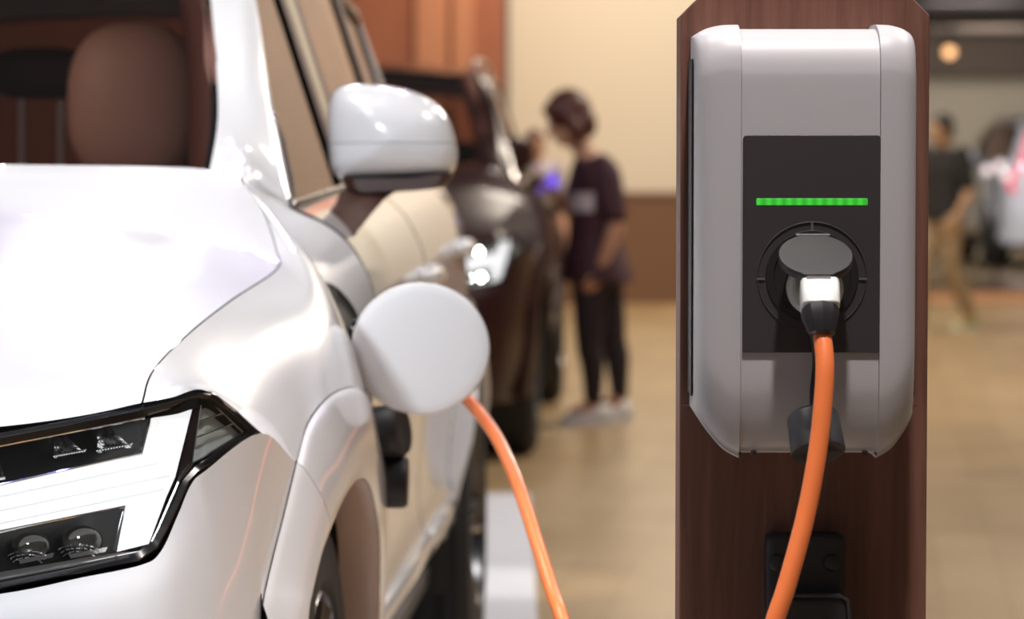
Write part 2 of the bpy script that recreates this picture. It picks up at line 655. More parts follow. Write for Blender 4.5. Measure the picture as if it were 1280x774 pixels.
def build_car():
    root = thing('car', '', 'car', (CAR_X, CAR_Y, 0), -CAR_A)
    W = M_WHITE
    r = {0: Q(178, 504, hy(178, 504)), 1: Q(192, 463, .38), 2: Q(235, 418, .58), 3: Q(290, 375, .82), 4: Q(346, 337, 1.10),
         45: Q(346, 312, 1.2), 5: Q(329, 262, 1.31), 6: Q(303, 222, 1.39)}
    A = Q(362, 262, 1.5)
    # ---- hood
    FR = [0, .25, .5, .68, .82, .92, 1.0]
    PA = [0, .03, .13, .30, .53, .76, 1]
    rows = []
    M55 = cr(r[45], r[5], r[6], A, .5)
    r[55] = M55
    spec = [(0, .02, .930, [0, 0, .05, .1, .3, .6, 1]), (1, .10, .985, PA), (2, .30, 1.045, PA), (3, .56, 1.112, PA), (4, .86, 1.172, PA),
            (45, 1.0, 1.198, PA), (5, 1.12, 1.232, [0, .03, .1, .2, .36, .6, 1]), (55, 1.165, 1.247, [0, .03, .09, .17, .29, .49, 1]), (6, 1.2, 1.258, [0, .03, .08, .14, .22, .38, 1])]
    for key, yc, zc, pp in spec:
        e = r[key]
        rows.append([V((e.x * f, yc + (e.y - yc) * f * f, zc + (e.z - zc) * p)) for f, p in zip(FR, pp)])
    panel('hood', full(rows), W, root, (0, 0, 1), 6, 8, gap=.0018)
    # ---- fender
    top = [r[0], r[1], r[2], r[3], r[4], r[45], r[5], r[55], r[6], A]
    bot = [HL(326, 541), Q(346, 559, .55), Q(370, 578, .63), Q(384, 530, .735), Q(410, 496, .84), Q(438, 484, .97), Q(456, 492, 1.1), Q(462, 512, 1.17), Q(467, 536, 1.24), V((.957, 1.562, .74))]
    rows = []
    for i, (t, b) in enumerate(zip(top, bot)):
        if i == 0:
            rows.append([t, HL(215, 497), HL(252, 487), HL(286, 509), HL(308, 527), b])
        elif i == 9:
            rows.append([t, V((.872, 1.54, 1.158)), V((.915, 1.57, 1.118)), V((.948, 1.577, 1.05)), V((.962, 1.575, .93)), b])
        else:
            bul = [.0, .016, .03, .032, .02] [:]
            amt = lerp([(1, .7), (3, .75), (4, .9), (8, 1.5)], i)
            row = []
            for k in range(6):
                f = [0, .17, .36, .57, .79, 1][k]
                p = t.lerp(b, f)
                d = b - t
                n = V((-d.z, 0, d.x)).normalized()
                if n.x < 0:
                    n = -n
                bulge = [0, .012, .022, .023, .014, 0][k] * amt
                row.append(p + V((n.x, 0, abs(n.z))) * bulge)
            rows.append(row)
    fender = panel('fender', rows, W, root, (1, 0, .3), 8, 8, gap=.0011)
    bvh = BVHTree.FromPolygons([v.co.copy() for v in fender.data.vertices], [tuple(p.vertices) for p in fender.data.polygons if p.material_index == 0])
    mirrored(fender)
    # ---- arch trim
    O = [V((.875, .40, .28)), V((.888, .43, .50)), Q(325, 774, .49), Q(335, 720, .52), Q(355, 640, .575), Q(370, 578, .63), Q(384, 530, .735), Q(410, 496, .84), Q(438, 484, .97),
         Q(456, 492, 1.1), Q(467, 536, 1.24), V((.974, 1.40, .80)), V((.957, 1.562, .74)), V((.944, 1.552, .58)), V((.925, 1.54, .28))]
    I = [V((.93, .54, .28)), V((.945, .55, .48)), Q(386, 774, .60), Q(391, 742, .63), Q(402, 695, .68), Q(411, 668, .72), Q(422, 640, .78), Q(436, 613, .86), Q(449, 599, .95),
         Q(461, 606, 1.05), Q(470, 640, 1.17), Q(475, 690, 1.28), V((.978, 1.345, .48)), V((.968, 1.35, .38)), V((.958, 1.34, .28))]
    rows = []
    for o_, i_ in zip(O, I):
        d = i_ - o_
        rows.append([o_ + V((.001, 0, 0)), o_ + d * .10 + V((.008, 0, .0)), o_ + d * .45 + V((.014, 0, 0)), o_ + d * .8 + V((.010, 0, 0)), i_])
    a1 = panel('wheel_arch_trim', rows[:6], W, root, (1, 0, .2), 5, 6, gap=.0006)
    a2 = panel('wheel_arch_trim', rows[5:], W, root, (1, 0, .2), 5, 6, gap=.0006)
    mirrored(a1)
    mirrored(a2)
    # inner return of the arch
    rows = []
    for i_ in I:
        c = V((0, .95, .38))
        rad = V((0, i_.y - c.y, i_.z - c.z))
        n = rad.normalized()
        rows.append([i_ + V((-.001, 0, 0)), i_ - n * .004 + V((-.02, 0, 0)), i_ - n * .002 + V((-.065, 0, 0))])
    fl = panel('arch_flange', rows, M_FLANGE, root, (0, 0, -1), 3, 6, gap=0, skirt=0)
    mirrored(fl)
    for cy in (.95, 3.93):
        mb = MB()
        rings = []
        for k in range(25):
            t = -0.25 + (PI + 0.5) * k / 24
            rings.append([V((x, cy + math.cos(t) * rr, .38 + math.sin(t) * rr)) for x, rr in ((.94, .43), (.90, .45), (.55, .45), (.52, .40))])
        vs = [p for q in rings for p in q]
        fs = [(i * 4 + j, i * 4 + j + 1, (i + 1) * 4 + j + 1, (i + 1) * 4 + j) for i in range(24) for j in range(3)]
        ln = link('wheel_housing', vs, fs, M_LINER, root)
        mirrored(ln)
    # ---- bumper
    T = [V((0, -.03, .53)), V((.44, .0, .55)), V((.5, .085, .735)), HL(0, 742), HL(100, 722), HL(176, 706), HL(201, 689), HL(222, 644), HL(239, 605), HL(258, 587), HL(326, 541), Q(370, 578, .63)]
    B = [(0, -.05), (.45, -.01), (.52, .03), (.65, .085), (.735, .13), (.79, .18), (.822, .22), (.846, .268), (.864, .312), (.88, .36), (.90, .44), (.905, .52)]
    z1 = [.50, .52, .70, .708, .717, .724, .732, .758, .785, .80, .825, None]
    z2 = [.46, .48, .62, .63, .64, .645, .65, .66, .67, .68, .69, None]
    z3 = [.42, .43, .53, .53, .53, .53, .53, .53, .53, .53, .53, None]
    rows = [T]
    sideY = [Q(355, 640, .575), Q(335, 720, .52), Q(325, 774, .49)]
    for ri, zz in enumerate((z1, z2, z3)):
        row = []
        for k in range(11):
            b = V((B[k][0], B[k][1], zz[k]))
            if ri == 0:
                m_ = .62
                b.x = T[k].x + (b.x - T[k].x) * m_
                b.y = T[k].y + (b.y - T[k].y) * m_
            row.append(b)
        row.append(sideY[ri])
        rows.append(row)
    rows.append([V((x * .99, y + .005, .42)) for x, y in B[:11]] + [V((.888, .43, .48))])
    rows.append([V((x * .96, y + .05, .27)) for x, y in B[:11]] + [V((.875, .42, .28))])
    bump = panel('front_bumper', full(rows), W, root, (0, -1, 0), 6, 7, gap=.0007)
    # ---- grille
    g = MB()
    for k in range(-13, 14):
        x = k * .032
        y = .02 + .35 * x * x
        g.tube([(x, y + .02, .60), (x, y, .66), (x, y, .84), (x, y + .03, .91)], .007, 8)
    g.build('grille', M_CHROME, root)
    fr = [(-.45, .585), (-.30, .565), (0, .555), (.30, .565), (.45, .585), (.47, .75), (.45, .905), (.3, .918), (0, .922), (-.3, .918), (-.45, .905), (-.47, .75), (-.45, .585)]
    MB().tube(curve([(x, .01 + .35 * x * x, z) for x, z in fr], 4), .014, 8, cap=False).build('grille_frame', M_CHROME, root)
    MB().box((-.5, .14, .5), (.5, .18, .93)).build('radiator_panel', M_GAP, root, False)
    # ---- headlights
    lamp = headlight(root)
    mirrored(lamp)
    # ---- pillars, windshield
    we = [Q(262, 212, 1.42), Q(272, 150, 1.56), Q(270, 80, 1.70), Q(263, 0, 1.86), V((.600, 2.02, 1.632)), V((.57, 2.14, 1.695))]
    oe = [A, Q(350, 212, 1.565), Q(335, 100, 1.72), Q(320, 0, 1.88), V((.680, 2.03, 1.624)), V((.655, 2.16, 1.672))]
    rows = []
    for k, (a, b) in enumerate(zip(we, oe)):
        if k == 0:
            rows.append([a, r[6] + V((.004, .01, .004)), r[6].lerp(A, .8) + V((.002, 0, .003)), b])
        else:
            n = V((.55, -.55, .45))
            q_ = .5 if k == 1 else 1
            rows.append([a, a.lerp(b, .45) + n * .018 * q_, a.lerp(b, .85) + n * .008 * q_, b])
    rows.insert(0, [p + V((-.012, -.02, -.06)) for p in rows[0]])
    pl = panel('windshield_pillar', rows, W, root, (.5, -.6, .4), 6, 8, gap=.0004)
    mirrored(pl)
    rows = []
    for k, e in enumerate(we):
        yc = [1.20, 1.37, 1.54, 1.72, 1.90, 2.03][k]
        zc = e.z + [0.004, .01, .015, .02, .025, .025][k]
        rows.append([V((e.x * f, yc + (e.y - yc) * f ** 2.2, zc + (e.z - zc) * f * f)) + V((0, .006 if k else .02, -.004)) for f in (0, .3, .6, .85, 1)])
    wrows = rows
    panel('windshield', full(rows), M_GLASS, root, (0, -1, .5), 5, 6, gap=0, skirt=0)
    rows = []
    for k, row in enumerate(wrows):
        a = row[-1]
        b = row[-2]
        d = (b - a).normalized()
        rows.append([a + V((0, -.003, .003)), a + d * .006 + V((0, -.003, .003)), a + d * .012 + V((0, -.003, .003))])
    fr_ = panel('windshield_border', rows, M_BLACKGLOSS, root, (0, -1, .5), 3, 5, gap=0, skirt=0)
    mirrored(fr_)
    MB().tube(curve([V((x, wrows[0][0].y + .02 + (1.41 - wrows[0][0].y) * abs(x / .7) ** 2, 1.236)) for x in (-.66, -.4, 0, .4, .66)], 6), .016, 8).build('wiper_cowl', M_BLACK, root)
    # ---- roof
    rows = []
    for k, y in enumerate([2.15, 2.4, 2.9, 3.4, 4.0, 4.5, 4.8]):
        ye = y
        yc = 2.06 if k == 0 else y
        zc = [1.722, 1.752, 1.772, 1.772, 1.75, 1.715, 1.68][k]
        ze = top_z(y)
        xe = green_x(y, ze)
        rows.append([V((0, yc, zc)), V((.28, yc + (ye - yc) * .2, zc - .008)), V((.48, yc + (ye - yc) * .6, zc - .025)), V((xe - .055, ye, ze + .035)), V((xe - .012, ye, ze + .02)), V((xe + .004, ye, ze + .0))])
    panel('roof', full(rows), W, root, (0, 0, 1), 5, 6, gap=.0005)
    for s in (1,):
        rail = MB()
        rail.tube(curve([(.585, 2.35, 1.725), (.59, 2.45, 1.765), (.595, 3.2, 1.785), (.58, 4.2, 1.755), (.57, 4.35, 1.71)], 6), .013, 10)
        ro = rail.build('roof_rail', M_SATIN, root)
        mirrored(ro)
    # ---- doors
    def door(name, ys_top, ys_bot, hy0, has_glass):
        rows = []
        K = len(PROFILE)
        cut = [0, 0, 0, 0, .02, .11, .25, .32, .34, .35, .36, .37, .38]
        for a, b in zip(ys_top, ys_bot):
            if name == 'rear_door':
                rows.append([side_pt(a + (b - a) * cut[k] / .38, k) for k in range(K)])
            else:
                lead = [-.065, -.04, -.010] if a < 1.6 else [0, 0, 0]
                rows.append([side_pt(a + (b - a) * (k / (K - 1)) ** 1.4 + (lead[k] if k < 3 else 0), k) for k in range(K)])
        d = panel(name, rows, W, root, (1, 0, 0), 4, 6, gap=.0018)
        # handle
        hb = MB()
        z = lerp([(1.5, 1.005), (3.9, 1.07)], hy0)
        pts = [(.945, hy0 - .125, z), (.972, hy0 - .11, z), (.982, hy0 - .06, z), (.982, hy0 + .06, z), (.972, hy0 + .11, z + .004), (.945, hy0 + .125, z + .004)]
        hb.tube(curve(pts, 5), .0125, 10, flat=(1.25, .8))
        h = hb.build('door_handle', W, d)
        st = MB().tube([(.989, hy0 - .06, z - .004), (.992, hy0, z - .003), (.989, hy0 + .06, z - .002)], .005, 8)
        st.build('handle_strip', M_CHROME, d)
        return d
    d1 = door('front_door', [1.58, 1.9, 2.3, 2.70], [1.53, 1.9, 2.3, 2.68], 2.62, True)
    d2 = door('rear_door', [2.715, 3.1, 3.45, 3.80], [2.695, 3.0, 3.2, 3.42], 3.66, True)
    # mirror belongs to the front door
    mirrored_parts = door_mirror(d1)
    mirrored(d1)
    mirrored(d2)
    # ---- rear quarter
    rows = []
    for y in (3.805, 4.1, 4.4, 4.65, 4.84):
        sx = lerp([(3.8, 0), (4.4, .01), (4.65, .04), (4.84, .12)], y)
        row = []
        for k in range(5):
            p = side_pt(y, k)
            row.append(V((p.x - sx, y, p.z)))
        rows.append(row)
    q = panel('rear_quarter', rows, W, root, (1, 0, 0), 4, 6)
    mirrored(q)
    def sd(y, k, z=None):
        p = side_pt(y, k)
        return V((p.x - lerp([(3.8, 0), (4.4, .01), (4.65, .04), (4.84, .12)], y), y, z if z else p.z))
    Ox = [sd(3.435, 11), sd(3.445, 10), sd(3.46, 8), sd(3.482, 7), sd(3.552, 6), sd(3.692, 5), sd(3.80, 4), sd(3.95, 4), sd(4.12, 4), sd(4.3, 4), sd(4.5, 4), sd(4.5, 5), sd(4.49, 6), sd(4.47, 8), sd(4.46, 12)]
    rows = []
    n_ = len(Ox)
    for k, o_ in enumerate(Ox):
        t = PI - .13 - (PI + .02) * k / (n_ - 1)
        zi = .38 + .42 * math.sin(t)
        i_ = V((lerp([(.42, .93), (.52, .94), (.62, .988), (.8, .992)], zi), 3.93 + .42 * math.cos(t), zi))
        d = i_ - o_
        rows.append([o_, o_ + d * .15 + V((.006, 0, 0)), o_ + d * .5 + V((.010, 0, 0)), o_ + d * .85 + V((.006, 0, 0)), i_, i_ + V((-.05, 0, 0))])
    ra = panel('rear_arch_trim', rows, W, root, (1, 0, 0), 4, 5, gap=.001)
    mirrored(ra)
    # ---- rear bumper and tailgate
    rows = []
    for z in (.925, .76, .6, .45, .30):
        bx = .03 * (1 - abs(z - .62) / .33)
        rows.append([V((0, 4.93 + bx, z)), V((.5, 4.91 + bx, z)), V((.75, 4.85 + bx, z)), V((.85, 4.74, z)), V((.895, 4.62, z)), V((sd(4.5, 6).x - (.04 if z < .4 else 0), 4.497, z))])
    panel('rear_bumper', full(rows), W, root, (0, 1, 0), 5, 5)
    rows = []
    for z, y in ((1.22, 4.90), (1.12, 4.93), (1.0, 4.94), (.88, 4.93)):
        rows.append([V((0, y, z)), V((.4, y - .01, z)), V((.62, y - .03, z)), V((.72, y - .06, z)), V((.83, y - .14, z))])
    panel('tailgate', full(rows), W, root, (0, 1, 0), 5, 4)
    rows = []
    for z, y in ((1.66, 4.74), (1.5, 4.80), (1.35, 4.86), (1.225, 4.90)):
        w_ = .52 + (1.66 - z) * .25
        rows.append([V((0, y, z)), V((w_ * .6, y - .01, z)), V((w_, y - .05, z))])
    panel('rear_window', full(rows), M_GLASS, root, (0, 1, 0), 4, 4, gap=0, skirt=0)
    rows = []
    for z, y in ((1.665, 4.62), (1.5, 4.70), (1.35, 4.76), (1.235, 4.80)):
        w_ = .52 + (1.66 - z) * .25
        y2 = y - .12
        rows.append([V((w_, y + .10, z)), V((w_ + .055, y + .02, z)), V((green_x(4.45, z) + .004, y - .16, z)), V((green_x(4.45, z) + .004, 4.42, z))])
    dp = panel('rear_pillar', rows, W, root, (1, .3, 0), 4, 4, gap=0)
    mirrored(dp)
    tl = MB().tube(curve([(.60, 4.80, 1.55), (.66, 4.845, 1.35), (.73, 4.86, 1.15), (.83, 4.82, 1.02), (.80, 4.86, .90)], 5), .03, 10, round_ends=True).build('tail_light', M_RED, root)
    mirrored(tl)
    # ---- side glazing
    def glass(name, ys, inset=.006, m=M_SIDEGLASS):
        rows = []
        for y in ys:
            zb, zt = belt_z(y) + .004, top_z(y) - .012
            zt = max(zt, zb + .01)
            rows.append([V((green_x(y, zb + (zt - zb) * f) - inset, y, zb + (zt - zb) * f)) for f in (0, .33, .66, 1)])
        o = panel(name, rows, m, root, (1, 0, 0), 4, 5, gap=0, skirt=0)
        mirrored(o)
        return o
    glass('front_side_window', (1.53, 1.6, 1.72, 1.88, 2.02, 2.15, 2.44))
    glass('rear_side_window', (2.76, 3.1, 3.4, 3.66))
    glass('quarter_window', (3.82, 4.05, 4.3, 4.44))
    def upright(name, y0, y1, m, inset=-.002):
        rows = []
        for y in (y0, (y0 + y1) / 2, y1):
            zb, zt = belt_z(y), top_z(y)
            rows.append([V((green_x(y, zb + (zt - zb) * f) - inset, y, zb + (zt - zb) * f)) for f in (0, .33, .66, 1)])
        o = panel(name, rows, m, root, (1, 0, 0), 3, 3, gap=0, skirt=.03)
        mirrored(o)
    M_FRAME = mat('window_frame_hazed', (.13, .055, .033), .55)  # brown lifted to carry the warm lens-flare haze
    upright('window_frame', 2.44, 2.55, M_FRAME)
    upright('door_pillar_trim', 2.55, 2.66, M_BLACKGLOSS)
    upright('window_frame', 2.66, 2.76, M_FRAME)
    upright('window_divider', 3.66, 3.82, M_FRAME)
    tri = [Q(u, v, y) for u, v, y in ((338, 130, 1.70), (344, 175, 1.64), (349, 225, 1.575), (353, 250, 1.54), (366, 247, 1.60), (364, 226, 1.64), (353, 175, 1.69))]
    ct = MB().rings([[p + V((.004, 0, 0)) for p in tri], [p + V((-.012, .01, 0)) for p in tri]]).build('corner_trim', M_MIRRORPLASTIC, root, False)
    mirrored(ct)
    ch = []
    for y in (1.515, 1.8, 2.4, 3.0, 3.6, 4.2, 4.43):
        ch.append(V((green_x(y, belt_z(y)) + .010, y, belt_z(y) + .004)))
    bt = MB().tube(curve(ch, 5), .008, 8, round_ends=True, flat=(1, .7)).build('belt_moulding', M_SATIN, root)
    mirrored(bt)
    ch = []
    for y in (1.522, 1.56, 1.6, 1.72, 1.88, 2.02, 2.15, 2.5, 3.0, 3.6, 4.2, 4.43):
        z = max(top_z(y) - .012, belt_z(y) + .004)
        ch.append(V((green_x(y, z) + .004, y, z)))
    bt = MB().tube(curve(ch, 4), .007, 8).build('window_frame_moulding', M_SATIN, root)
    mirrored(bt)
    # ---- rocker
    sl = MB()
    prof = [(.90, .345), (.895, .30), (.86, .25), (.78, .24), (.78, .345)]
    sl.rings([[V((x, y, z)) for x, z in prof] for y in (1.5, 2.2, 2.9, 3.45)])
    so = sl.build('sill', M_BLACK, root, True, .006)
    mirrored(so)
    st = MB().tube([V((.953, 1.56, .492)), V((.958, 2.2, .488)), V((.958, 2.69, .488))], .015, 10, round_ends=True, flat=(1.5, .8)).build('door_moulding', W, root)
    mirrored(st)
    st = MB().tube([V((.958, 2.71, .488)), V((.957, 3.1, .488)), V((.956, 3.38, .49))], .015, 10, round_ends=True, flat=(1.5, .8)).build('door_moulding', W, root)
    mirrored(st)
    # ---- underbody
    ub = MB()
    ub.box((-.80, 1.45, .22), (.80, 3.42, .36))
    ub.box((-.50, .15, .22), (.50, 4.8, .42))
    ub.box((-.52, .35, .42), (.52, 1.2, .86))
    ub.build('underbody', M_GAP, root, False)
    # ---- wheels
    wheel(root, .95)
    wheel(root, 3.93, .985)
    # ---- cabin
    cabin(root)
    # ---- charging port
    port(root, bvh)
    return root


def warp_slab(mb, q, off, depth, nu=10, nv=6):
    """q: four pixels around one lamp element, its front at off behind the lens"""
    a, b, c, d = [V((*p, 0)) for p in q]
    g = []
    for i in range(nv + 1):
        for j in range(nu + 1):
            s, t = j / nu, i / nv
            p = (a.lerp(b, s)).lerp(d.lerp(c, s), t)
            g.append((p.x, p.y))
    n = (nu + 1) * (nv + 1)
    vs = [HL(u, v, off) for u, v in g] + [HL(u, v, off + depth) for u, v in g]
    fs = []
    w = nu + 1
    for i in range(nv):
        for j in range(nu):
            k = i * w + j
            fs.append((k, k + w, k + w + 1, k + 1))
            fs.append((n + k, n + k + 1, n + k + w + 1, n + k + w))
    loop = [j for j in range(w)] + [i * w + nu for i in range(1, nv + 1)] + [nv * w + j for j in range(nu - 1, -1, -1)] + [i * w for i in range(nv - 1, 0, -1)]
    for x, y in zip(loop, loop[1:] + loop[:1]):
        fs.append((x, y, n + y, n + x))
    mb.add(vs, fs)
    return mb


def headlight(root):
    out = [(-170, 576), (0, 541), (90, 524), (178, 506), (215, 498), (250, 488), (267, 490), (296, 513), (326, 541), (290, 567), (257, 588), (240, 604), (226, 636), (213, 665), (200, 689), (176, 706), (100, 722), (0, 742), (-170, 776)]
    inn = [(-162, 592), (0, 556), (90, 539), (180, 521), (214, 511), (249, 499), (263, 499), (289, 517), (312, 540), (282, 559), (246, 581), (229, 600), (215, 631), (203, 655), (192, 675), (170, 692), (100, 708), (0, 728), (-162, 762)]
    n = len(out)

    def refine(pl):
        q = curve([V((*p, 0)) for p in pl + pl[:1]], 4)[:-1]
        return [(p.x, p.y) for p in q]
    # keep corners by linear refinement
    def lin(pl, k=5):
        r_ = []
        for a, b in zip(pl, pl[1:] + pl[:1]):
            for t in range(k):
                r_.append((a[0] + (b[0] - a[0]) * t / k, a[1] + (b[1] - a[1]) * t / k))
        return r_
    o2, i2 = lin(out), lin(inn)
    m2 = [((a[0] * .55 + b[0] * .45), (a[1] * .55 + b[1] * .45)) for a, b in zip(o2, i2)]
    e2 = [((a[0] * .97 + b[0] * .03), (a[1] * .97 + b[1] * .03)) for a, b in zip(o2, i2)]
    mb = MB()
    mb.rings([[HL(u, v, .03) for u, v in o2], [HL(u, v, .004) for u, v in e2], [HL(u, v, -.003) for u, v in m2], [HL(u, v, .002) for u, v in i2], [HL(u, v, .09) for u, v in i2]], cap=False)
    hl = mb.build('headlight', mat('lamp_bezel_black', (.006, .006, .007), .22, spec=.35), root, True, 0, sharp=60)
    # back tray
    b = MB()
    warp_slab(b, [(-165, 585), (225, 505), (215, 690), (-165, 765)], .10, .01, 12, 6)
    warp_slab(b, [(215, 500), (262, 498), (310, 541), (215, 600)], .075, .01, 8, 5)
    b.build('lamp_tray', M_CELL, hl)
    # lit light guide, a lying T
    t = MB()
    warp_slab(t, [(189, 523), (240, 512), (219, 596), (178, 568)], .018, .03)
    warp_slab(t, [(178, 568), (219, 596), (208, 621), (157, 632)], .018, .03)
    warp_slab(t, [(157, 632), (208, 621), (186, 680), (146, 690)], .018, .03)
    warp_slab(t, [(-162, 642), (178, 568), (157, 632), (-162, 702)], .018, .03, 24, 6)
    t.build('light_guide', M_DRL, hl, True, sharp=30)
    rb = MB()
    for (a, b_) in [((-160, 655), (196, 579)), ((-160, 672), (212, 594)), ((-160, 688), (205, 611))]:
        pts = [HL(a[0] + (b_[0] - a[0]) * k / 12, a[1] + (b_[1] - a[1]) * k / 12, .016) for k in range(13)]
        rb.tube(pts, .0016, 6)
    for (a, b_) in [((196, 528), (184, 566)), ((163, 640), (151, 684))]:
        for k in range(10):
            f = k / 9
            rb.ell(HL(a[0] + (b_[0] - a[0]) * f, a[1] + (b_[1] - a[1]) * f, .016), (.0013, .0013, .0013), 6, 4)
    rb.build('light_guide_rib', M_DRLLINE, hl)
    # dark divider and marker
    dv = MB()
    warp_slab(dv, [(241, 511), (251, 506), (238, 583), (219, 612)], .010, .06, 4, 10)
    warp_slab(dv, [(219, 612), (236, 585), (226, 606), (190, 682)], .012, .06, 4, 10)
    dv.build('divider', M_BLACKGLOSS, hl, True, sharp=30)
    mk = MB()
    warp_slab(mk, [(251, 507), (268, 507), (278, 517), (249, 527)], .022, .02)
    warp_slab(mk, [(249, 527), (278, 517), (291, 530), (246, 547)], .030, .02)
    warp_slab(mk, [(246, 547), (291, 530), (303, 541), (240, 579)], .024, .02)
    mk.build('marker_reflector', M_MARKER, hl, True, sharp=30)
    ml = MB()
    for a, b_ in [((249, 527), (278, 517)), ((246, 547), (291, 530)), ((240, 580), (304, 541)), ((251, 507), (240, 579)), ((268, 507), (304, 541))]:
        ml.tube([HL(a[0] + (b_[0] - a[0]) * k / 5, a[1] + (b_[1] - a[1]) * k / 5, .014) for k in range(6)], .0012, 6)
    ml.build('marker_rib', M_CHROME, hl)
    # cells: frames
    fr = MB()
    def line(pl, off, rad):
        pts = []
        for a, b_ in zip(pl, pl[1:]):
            pts += [HL(a[0] + (b_[0] - a[0]) * k / 8, a[1] + (b_[1] - a[1]) * k / 8, off) for k in range(8)]
        pts.append(HL(*pl[-1], off))
        fr.tube(pts, rad, 8)
    line([(-160, 592), (0, 557), (180, 522)], .006, .0022)
    line([(187, 527), (177, 566), (0, 606), (-160, 640)], .015, .0016)
    line([(-160, 702), (0, 664), (156, 633), (143, 688)], .015, .0018)
    line([(196, 676), (178, 690), (100, 706), (0, 725), (-160, 759)], .006, .0022)
    line([(240, 581), (224, 602), (210, 634), (198, 662), (190, 678)], .006, .0018)
    fr.build('chrome_outline', M_CHROME, hl)
    # lower chrome sill of the lower cell
    sl = MB()
    warp_slab(sl, [(-160, 742), (146, 691), (168, 690), (-160, 758)], .02, .04, 16, 3)
    sl.build('lower_sill', M_SATIN, hl, True, sharp=30)
    # reflectors of the upper cell
    for (u0, v0, u1, v1) in [(68, 541, 106, 574), (122, 531, 164, 567), (-8, 556, 6, 604)]:
        rf = MB()
        N_ = 9
        vs = []
        for i in range(N_):
            for j in range(N_):
                s, t = j / (N_ - 1), i / (N_ - 1)
                u = u0 + (u1 - u0) * s * (0.25 + 0.75 * t)
                v = v0 + (v1 - v0) * t - (u - u0) * .18
                vs.append(HL(u, v, .055 + .03 * math.sin(PI * s) * (1 - t) + .012 * s))
        fs = [(i * N_ + j, (i + 1) * N_ + j, (i + 1) * N_ + j + 1, i * N_ + j + 1) for i in range(N_ - 1) for j in range(N_ - 1)]
        rf.add(vs, fs)
        # faceted base
        for k in range(13):
            f = k / 12
            rf.ell(HL(u0 + (u1 - u0) * f, v1 - 4 - (u1 - u0) * f * .18, .045), (.0018, .003, .0022), 6, 4)
        rf.build('reflector', M_CHROME, hl, False)
    # projector lenses of the lower cell
    for (u, v, rw) in [(38, 690, 25), (102, 683, 27), (-60, 712, 25)]:
        c = HL(u, v, .07)
        rr = rw / 1000.0
        ml = MB().ell(c + V((0, .004, .006)), (rr * .95, .014, rr * .72), 20, 12)
        ml.build('projector_lens', mat('projector_glass', (0.035, 0.032, 0.026), 0.06, coat=1.0), hl)
        cb = MB()
        for k in range(24):
            a = -1.2 + 2.4 * k / 23 + random.uniform(-.04, .04)
            for q in range(3):
                cb.ell(c + V((rr * math.sin(a) * (1.0 - .12 * q), -.018, -.006 + rr * .36 * math.cos(a) - .004 * q)), (random.uniform(.0006, .0016), .002, random.uniform(.0006, .0015)), 5, 4)
        cb.build('lens_crystal', M_CHROME, hl, False)
        sh = MB()
        warp_slab(sh, [(u - rw * .6, v + 10), (u + rw * 1.2, v + 1), (u + rw * 1.1, v + 7), (u - rw * .5, v + 15)], .045, .01, 6, 3)
        sh.build('lens_shelf', M_SATIN, hl, True, sharp=30)
    # clear cover
    tri = tessellate_polygon([[V((u, v, 0)) for u, v in inn]])
    bm = bmesh.new()
    vv = [bm.verts.new((u, v, 0)) for u, v in inn]
    for a, b_, c in tri:
        try:
            bm.faces.new((vv[a], vv[b_], vv[c]))
        except ValueError:
            pass
    for _ in range(4):
        bmesh.ops.subdivide_edges(bm, edges=[e for e in bm.edges if e.calc_length() > 22], cuts=1, use_grid_fill=True)
    bmesh.ops.triangulate(bm, faces=bm.faces)
    for v in bm.verts:
        v.co = HL(v.co.x, v.co.y, .001)
    me = bpy.data.meshes.new('cover_lens')
    bm.to_mesh(me)
    bm.free()
    me.materials.append(M_CLEAR)
    me.polygons.foreach_set('use_smooth', [True] * len(me.polygons))
    o = bpy.data.objects.new('cover_lens', me)
    COL.objects.link(o)
    o.parent = hl
    return hl


